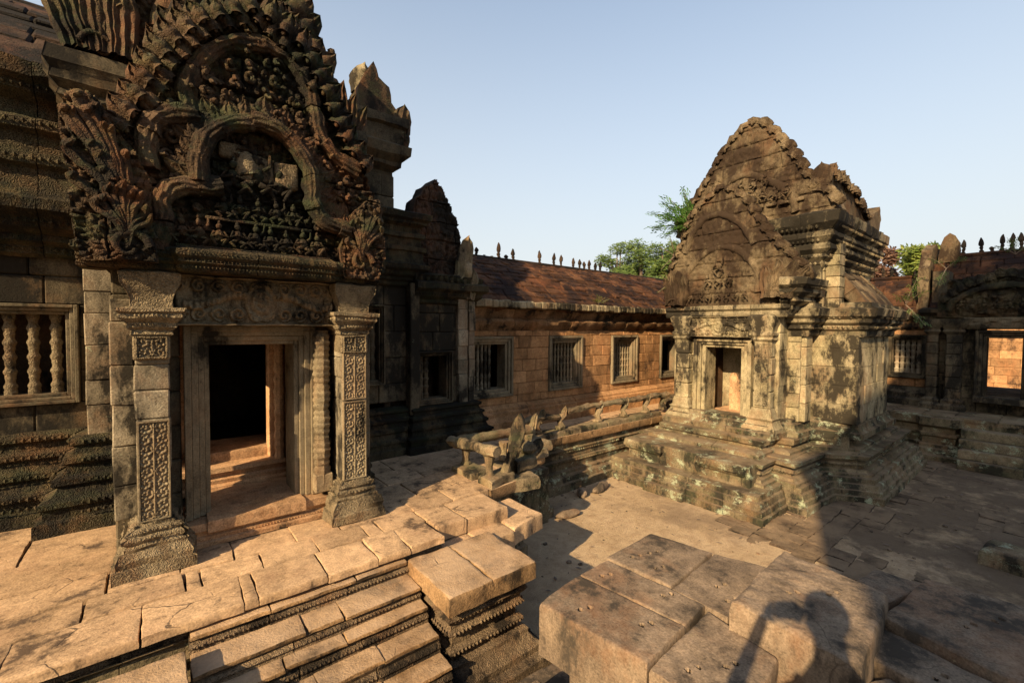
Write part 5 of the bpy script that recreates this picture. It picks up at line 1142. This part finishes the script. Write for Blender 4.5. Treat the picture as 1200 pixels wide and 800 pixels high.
# ================================================================== foreground blocks, each its own stone
random.seed(51)
ZB = 1.10
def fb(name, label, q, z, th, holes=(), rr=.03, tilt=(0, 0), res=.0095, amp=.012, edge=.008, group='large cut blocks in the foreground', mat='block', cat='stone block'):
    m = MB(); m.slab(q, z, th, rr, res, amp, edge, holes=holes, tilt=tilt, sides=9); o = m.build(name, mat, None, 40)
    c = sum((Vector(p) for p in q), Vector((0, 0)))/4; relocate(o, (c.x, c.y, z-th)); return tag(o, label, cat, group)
def hp(x, y, d=(.062, -.024), r=.014): return [(x, y, r), (x+d[0], y+d[1], r)]
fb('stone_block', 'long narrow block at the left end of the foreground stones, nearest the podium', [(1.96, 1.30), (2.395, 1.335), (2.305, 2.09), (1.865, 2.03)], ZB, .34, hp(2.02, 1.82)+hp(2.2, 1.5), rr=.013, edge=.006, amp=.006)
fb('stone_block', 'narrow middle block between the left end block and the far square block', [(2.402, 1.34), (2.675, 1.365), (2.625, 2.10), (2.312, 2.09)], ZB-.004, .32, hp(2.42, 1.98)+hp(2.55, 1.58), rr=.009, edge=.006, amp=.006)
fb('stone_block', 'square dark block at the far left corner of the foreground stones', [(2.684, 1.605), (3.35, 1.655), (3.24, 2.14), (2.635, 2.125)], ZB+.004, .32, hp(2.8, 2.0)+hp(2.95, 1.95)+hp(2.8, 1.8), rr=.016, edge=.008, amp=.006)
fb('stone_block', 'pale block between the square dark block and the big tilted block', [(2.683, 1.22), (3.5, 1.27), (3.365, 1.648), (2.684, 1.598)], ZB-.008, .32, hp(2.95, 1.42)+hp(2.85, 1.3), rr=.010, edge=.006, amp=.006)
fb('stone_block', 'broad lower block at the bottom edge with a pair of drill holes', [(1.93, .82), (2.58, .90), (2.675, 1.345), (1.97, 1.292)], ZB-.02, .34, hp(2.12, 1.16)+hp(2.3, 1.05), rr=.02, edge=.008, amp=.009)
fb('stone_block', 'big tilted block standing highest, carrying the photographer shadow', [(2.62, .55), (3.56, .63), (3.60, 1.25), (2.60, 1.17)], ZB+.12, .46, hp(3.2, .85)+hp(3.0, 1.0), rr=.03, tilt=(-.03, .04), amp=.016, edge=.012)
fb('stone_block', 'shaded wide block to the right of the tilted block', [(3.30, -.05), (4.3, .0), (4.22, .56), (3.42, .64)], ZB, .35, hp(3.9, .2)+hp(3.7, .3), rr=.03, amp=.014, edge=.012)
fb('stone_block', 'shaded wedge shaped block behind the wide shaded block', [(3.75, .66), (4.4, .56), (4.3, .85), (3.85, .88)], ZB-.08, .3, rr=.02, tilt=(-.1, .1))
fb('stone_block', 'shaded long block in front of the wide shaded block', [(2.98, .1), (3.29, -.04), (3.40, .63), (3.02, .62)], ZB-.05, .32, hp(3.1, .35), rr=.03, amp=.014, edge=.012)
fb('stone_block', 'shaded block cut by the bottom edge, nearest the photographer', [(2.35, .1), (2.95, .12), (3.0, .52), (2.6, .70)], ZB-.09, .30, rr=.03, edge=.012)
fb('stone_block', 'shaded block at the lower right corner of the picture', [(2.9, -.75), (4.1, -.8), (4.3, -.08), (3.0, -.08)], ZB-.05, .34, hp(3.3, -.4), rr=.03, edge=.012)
near = MB(); near.box(2.02, 3.3, .0, 1.93, 0, .76, .03); near.box(3.3, 4.3, -.9, .75, 0, .74, .04); near.box(-2.2, 2.0, -1.6, 1.25, 0, .80, .05); near.box(1.7, 2.05, 1.0, 2.25, 0, .42, .05)
near.slab([(-2.2, -1.5), (1.94, -1.5), (1.94, .9), (-2.2, .9)], ZB-.06, .3, .04, .06, .01, .02); near.slab([(1.96, -1.2), (2.6, -1.2), (2.7, .0), (1.96, .1)], ZB-.06, .3, .04, .05, .01, .02)
near.slab([(1.42, 1.0), (1.85, 1.0), (1.85, 2.6), (1.5, 2.6)], .16, .16, .03, .04, .01, .02); near.slab([(1.86, 1.9), (2.6, 2.15), (2.6, 2.5), (1.86, 2.55)], .14, .14, .03, .04, .01, .02)
no = near.warp(.01, 5).build('stone_platform', 'block'); relocate(no, (2, 0, 0)); tag(no, 'low rubble platform carrying the large foreground blocks', 'platform')
for q, z, th, lb in (([(7.75, .12), (8.25, .1), (8.3, .5), (7.8, .56)], .2, .2, 'left of two dark blocks lying in the shaded yard at the right edge'), ([(8.1, -.3), (8.9, -.32), (8.9, .1), (8.2, .12)], .3, .3, 'right of two dark blocks lying in the shaded yard at the right edge')):
    fb('fallen_block', lb, q, z, th, rr=.05, res=.04, group='fallen blocks in the yard', mat='plinth')
def rubble(lb, loc, sz, rz):
    m = MB(); m.blob((0, 0, sz[2]*.8), sz, seg=12); m.warp(sz[2]*.5, 5); o = m.build('rubble_stone', 'block', None, 30); o.location = loc; o.rotation_euler.z = rz
    return tag(o, lb, 'stone', 'loose stones below the terrace')
rubble('long broken post lying below the gallery walkway', (6.0, 4.95, 0), (.28, .09, .07), .2); rubble('short broken post on the sand left of the long one', (4.75, 4.55, 0), (.22, .08, .06), -.35)
rubble('round stone near the broken posts', (5.55, 5.0, 0), (.13, .1, .07), .6)

# ================================================================== greenery
random.seed(61)
def leafcloud(mb, c, r, n, ls, flat=.8):
    c = Vector(c)
    for i in range(n):
        while True:
            d = Vector((random.uniform(-1, 1), random.uniform(-1, 1), random.uniform(-1, 1)))
            if d.length < 1: break
        p = c+Vector((d.x*r[0], d.y*r[1], d.z*r[2])); a = Vector((random.gauss(0, 1), random.gauss(0, 1), random.gauss(0, 1)*flat)).normalized(); b_ = a.orthogonal().normalized(); s_ = ls*random.uniform(.6, 1.4)
        mb.add([p, p+a*s_*.5+b_*s_*.22, p+a*s_, p+a*s_*.5-b_*s_*.22], [(0, 1, 2, 3)], min(1, max(0, random.gauss(.45, .22))))
def tree(label, loc, h, cr, mat='leaf', n=14, ls=.3, name='tree', dens=260, group='trees beyond the gallery roofs'):
    t = thing(name, label, 'tree', loc, group); x, y, z = loc; tr = MB()
    top = Vector((x+random.uniform(-.3, .3), y, z+h*.8)); tr.tube([(x, y, z), (x+.1, y+.05, z+h*.4), top], [h*.025, h*.018, h*.006], 8)
    cl = MB()
    for i in range(n):
        a = random.uniform(0, 6.28); rr = cr*math.sqrt(random.random())*.8; zz = h*random.uniform(.5, .98); f = 1-abs(zz/h-.68)*1.6
        c = Vector((x+math.cos(a)*rr*f, y+math.sin(a)*rr*f, z+zz)); tr.tube([(x+.1, y+.05, z+h*random.uniform(.35, .6)), (c+Vector((x, y, z+zz)))/2, c], [h*.008, h*.005, h*.002], 5)
        leafcloud(cl, c, (cr*.33, cr*.33, cr*.24), dens, ls)
    tr.build('trunk', 'bark', t); cl.build('crown', mat, t, 0); return t
def pix(px, D):   # direction helper: bearing of the far trees as seen from the yard, metres away
    a = TH-math.atan((px-600)/516.0); return math.cos(a)*D, math.sin(a)*D
for px, D, h, cr, mt, lb in ((722, 46, 10.8, 2.3, 'leaf', 'leftmost green tree showing above the long gallery roof'), (750, 44, 10.6, 2.6, 'leaf', 'bushy green tree in the middle above the long gallery roof'), (781, 40, 10.0, 2.0, 'leaf', 'thin green tree just left of the shrine above the gallery roof'),
                             (1027, 42, 8.6, 1.4, 'leafr', 'reddish tree showing just right of the shrine roof'), (1072, 40, 8.0, 1.7, 'leafy', 'yellow green tree above the low side gallery roof')):
    x, y = pix(px, D); tree(lb, (x, y, 0), h*1.03, cr*1.15, mt, 26 if mt == 'leaf' else 16, .3, dens=330)
def shoot(mb, lf, base, d, ln, n, ls, droop=.5):
    pts = []; p = Vector(base); d = Vector(d).normalized()
    for i in range(7): pts.append(p.copy()); p = p+d*ln/6; d = (d-Z_*droop/10+Vector((random.uniform(-.06, .06), random.uniform(-.06, .06), 0))).normalized()
    mb.tube(pts, [.012*(1-i*.12) for i in range(7)], 5)
    for i in range(n):
        f = .25+.75*i/n; k = min(5, int(f*6)); q = pts[k].lerp(pts[k+1], f*6-k) if k < 6 else pts[-1]; dd = (pts[min(6, k+1)]-pts[k]).normalized()
        for sg in (-1, 1):
            s_ = (dd.cross(Z_)*sg+dd*.6+Vector((random.uniform(-.3, .3), random.uniform(-.3, .3), random.uniform(-.5, .2)))).normalized(); u = dd
            # each leaflet row
            for j in range(5):
                r_ = q+s_*ls*.35*j; a = (u*random.uniform(.5, 1)+Vector((random.uniform(-.4, .4), random.uniform(-.4, .4), random.uniform(-.4, .3)))).normalized()*ls*.5; w_ = s_*ls*.12
                for m_ in (-1, 1): lf.add([r_, r_+a*m_*.5+w_, r_+a*m_, r_+a*m_*.5-w_], [(0, 1, 2, 3)], random.random())
def plant(name, label, base, shoots, ls, mat='leaf', group=None, cat='plant'):
    t = thing(name, label, cat, base, group); a, b_ = MB(), MB()
    for d, ln, n in shoots: shoot(a, b_, base, d, ln, n, ls)
    a.build('stem', 'bark', t); b_.build('leaves', mat, t, 0); return t
plant('sapling', 'feathery green sapling growing out of the left shoulder of the shrine', (8.5, 4.74, 4.92), [((-.2, .9, .55), .95, 13), ((-.3, 1, .2), .85, 12), ((0, .6, .9), .9, 12), ((-.3, .7, .75), .8, 12), ((-.3, .2, 1), .7, 10), ((-.4, .9, -.05), .55, 10), ((-.5, .1, .7), .5, 10), ((-.5, .5, .3), .6, 12), ((-.3, .8, .6), .6, 12), ((-.6, .3, 0), .4, 10)], .15, 'sapl')
plant('roof_plant', 'yellow green weed sprouting from the gallery roof', (7.6, 6.45, 3.36), [((-.4, -.5, .8), .25, 5), ((.7, -.4, .5), .3, 5), ((0, -.5, .5), .25, 5), ((-.8, -.3, .5), .25, 4)], .05, 'leafy')
plant('wall_plant', 'green weed growing on the left edge of the shrine front pediment', (8.15, 4.93, 4.3), [((-.4, .5, .5), .35, 6), ((-.3, .1, 1), .4, 6), ((-.4, .3, -.4), .4, 6), ((-.5, -.2, .3), .3, 6)], .055)
plant('wall_plant', 'green weed hanging on the left end of the shrine near the gallery roof', (8.2, 5.05, 3.75), [((-.3, .5, .6), .3, 6), ((-.3, .3, 1), .3, 5), ((-.3, .5, -.3), .3, 5)], .055, 'leafy')
plant('wall_fern', 'bright green fern tuft between the pediments of the main hall', (-.13, 4.7, 4.35), [((-.3, -.3, 1), .22, 6), ((.3, -.4, .8), .24, 6), ((.7, -.3, .5), .22, 5), ((0, -.5, .7), .22, 6)], .04, 'leafy')
plant('wall_plant', 'green weed hanging from the right end wall of the shrine', (11.5, 1.95, 3.35), [((-.4, -.5, .5), .5, 7), ((-.3, -.3, 1), .6, 7), ((-.4, -.5, -.5), .6, 7), ((-.6, 0, .4), .4, 7)], .08)
plant('wall_plant', 'small green tuft on the shrine doorstep', (8.05, 3.55, .98), [((-.4, -.2, .7), .1, 4), ((-.2, .4, .7), .1, 4), ((-.4, .1, .3), .1, 4)], .03)
plant('wall_plant', 'dark green creeper on the entrance pavilion pediment', (14.5, 1.75, 4.3), [((-.3, .4, .5), .4, 7), ((-.3, -.6, .6), .4, 7), ((-.4, .1, -.4), .5, 7)], .08)
plant('wall_plant', 'weedy shrub on the roof of the entrance pavilion', (14.9, .7, 4.55), [((-.3, .5, .5), .4, 7), ((-.3, -.6, .6), .4, 7), ((-.4, .1, .7), .4, 7)], .07)

# ================================================================== the central tower behind the photographer (casts the big shadow)
random.seed(71)
tw = thing('central_tower', 'tall stepped sandstone tower behind the photographer whose shadow covers the right of the yard', 'temple tower', (-5, -6.7, 0))
m = MB(); cx, cy = -5.0, -6.7
def sq(h, r=.3):
    a, b_ = h, h-r
    return [(cx+x, cy+y) for x, y in ((a, -b_), (b_, -b_), (b_, -a), (-b_, -a), (-b_, -b_), (-a, -b_), (-a, b_), (-b_, b_), (-b_, a), (b_, a), (b_, b_), (a, b_))]
for k, (hw, z0, z1) in enumerate(((3.5, 0, 10.0), (2.85, 10.0, 11.3), (2.35, 11.3, 13.0), (1.8, 13.0, 14.9), (1.2, 14.9, 16.3), (.8, 16.3, 17.1))):
    m.mould(sq(hw)[::-1], [(-.15, z0), (0, z0+.1), (-.1, z0+.3), (-.1, z1-.7), (-.02, z1-.5), (.06, z1-.3), (.12, z1-.15), (0, z1)], closed=True, stone=1.2, back=.5, eros=.03, res=.4)
    m.box(cx-hw+.4, cx+hw-.4, cy-hw+.4, cy+hw-.4, z0, z1, .05)
m.build('tower_body', 'hall', tw)
m = MB(); m.lathe((cx, cy, 17.0), [(.6, 0), (.7, .2), (.45, .5), (.5, .6), (.25, .9), (.05, 1.3)], 16); m.build('crowning_lotus', 'hall', tw)
for k, (hw, z) in enumerate(((2.9, 10.0), (2.45, 11.3), (1.9, 13.0), (1.3, 14.9))):
    for sx, sy in ((1, 1), (1, -1), (-1, 1), (-1, -1)): m = MB(); m.lathe((cx+sx*(hw-.2), cy+sy*(hw-.2), z), [(.22, 0), (.24, .25), (.15, .5), (.04, .85)], 6); m.build('corner_antefix', 'hall', tw)

# ================================================================== the photographer, right behind the lens
def skinned(name, mat, verts, edges, radii, parent, sub=1):
    me = bpy.data.meshes.new(name); me.from_pydata(verts, edges, []); o = bpy.data.objects.new(name, me); COL.objects.link(o)
    sk = o.modifiers.new('s', 'SKIN')
    for i, r_ in enumerate(radii): me.skin_vertices[0].data[i].radius = (r_, r_)
    me.skin_vertices[0].data[0].use_root = True
    sk.use_smooth_shade = True; sb = o.modifiers.new('d', 'SUBSURF'); sb.levels = sub; sb.render_levels = sub
    dg = bpy.context.evaluated_depsgraph_get(); m2 = bpy.data.meshes.new_from_object(o.evaluated_get(dg)); o.modifiers.clear(); o.data = m2; m2.materials.append(MT[mat])
    if parent: o.parent = parent
    return o
FW2 = Vector((math.cos(TH), math.sin(TH), 0)); RT2 = r0
zf = ZB-.06
per = thing('person', 'person standing behind the viewpoint holding a camera up with both elbows out', 'person', (-FW2.x*.25, -FW2.y*.25, zf))
def Q(r_, f, z): v = RT2*(r_+.14*min(1, z/1.2))+FW2*f; return (v.x, v.y, z)       # relative to the feet point
E0 = EYE-zf                                                    # eye height over the feet
V_ = [Q(0, 0, .95), Q(0, 0, 1.1), Q(0, .0, 1.3), Q(0, .0, 1.48), Q(0, .03, E0-.17), Q(0, .06, E0-.05), Q(0, .07, E0+.05), Q(0, .05, E0+.12),
      Q(-.12, 0, .9), Q(-.14, .02, .5), Q(-.15, -.02, .1), Q(-.17, .14, .04), Q(.12, 0, .9), Q(.14, .02, .5), Q(.15, -.02, .1), Q(.17, .14, .04),
      Q(-.19, 0, 1.43), Q(-.50, .08, 1.36), Q(-.25, .2, E0-.04), Q(.19, 0, 1.43), Q(.34, .1, 1.25), Q(-.02, .2, E0-.07)]
Ed = [(0, 1), (1, 2), (2, 3), (3, 4), (4, 5), (5, 6), (6, 7), (0, 8), (8, 9), (9, 10), (10, 11), (0, 12), (12, 13), (13, 14), (14, 15), (3, 16), (16, 17), (17, 18), (3, 19), (19, 20), (20, 21)]
Rd = [.15, .14, .16, .11, .06, .09, .1, .07, .1, .07, .045, .04, .1, .07, .045, .04, .07, .05, .032, .07, .05, .032]
skinned('body', 'cloth', V_, Ed, Rd, per)
for sg in (-1, 1):
    hv = [Q(sg*.115-.135, .2, E0-.05), Q(sg*.08-.135, .215, E0-.04)]; he = [(0, 1)]; hr = [.03, .03]
    for k in range(4): hv += [Q(sg*.07-.135, .235, E0-.07+.022*k), Q(sg*.05-.135, .235, E0-.07+.022*k)]; he += [(1, len(hv)-2), (len(hv)-2, len(hv)-1)]; hr += [.009, .008]
    hv += [Q(sg*.08-.135, .2, E0-.09), Q(sg*.05-.135, .2, E0-.08)]; he += [(1, len(hv)-2), (len(hv)-2, len(hv)-1)]; hr += [.011, .009]
    skinned('hand', 'skin', hv, he, hr, per)
m = MB(); m.blob(Vector(Q(0, .04, E0+.06)), (.115, .115, .12), seg=16); hr_ = m.build('hair', 'hair', None); hr_.parent = per
cm = thing('handheld_camera', 'black camera body held at the photographer eye behind the viewpoint', 'camera', (-FW2.x*.07, -FW2.y*.07, EYE-.05))
m = MB(); m.block(Vector((-FW2.x*.09, -FW2.y*.09, EYE-.06))-RT2*.065, RT2*.13, FW2*.05, Z_*.09, .01); m.build('camera_body', 'black', cm)
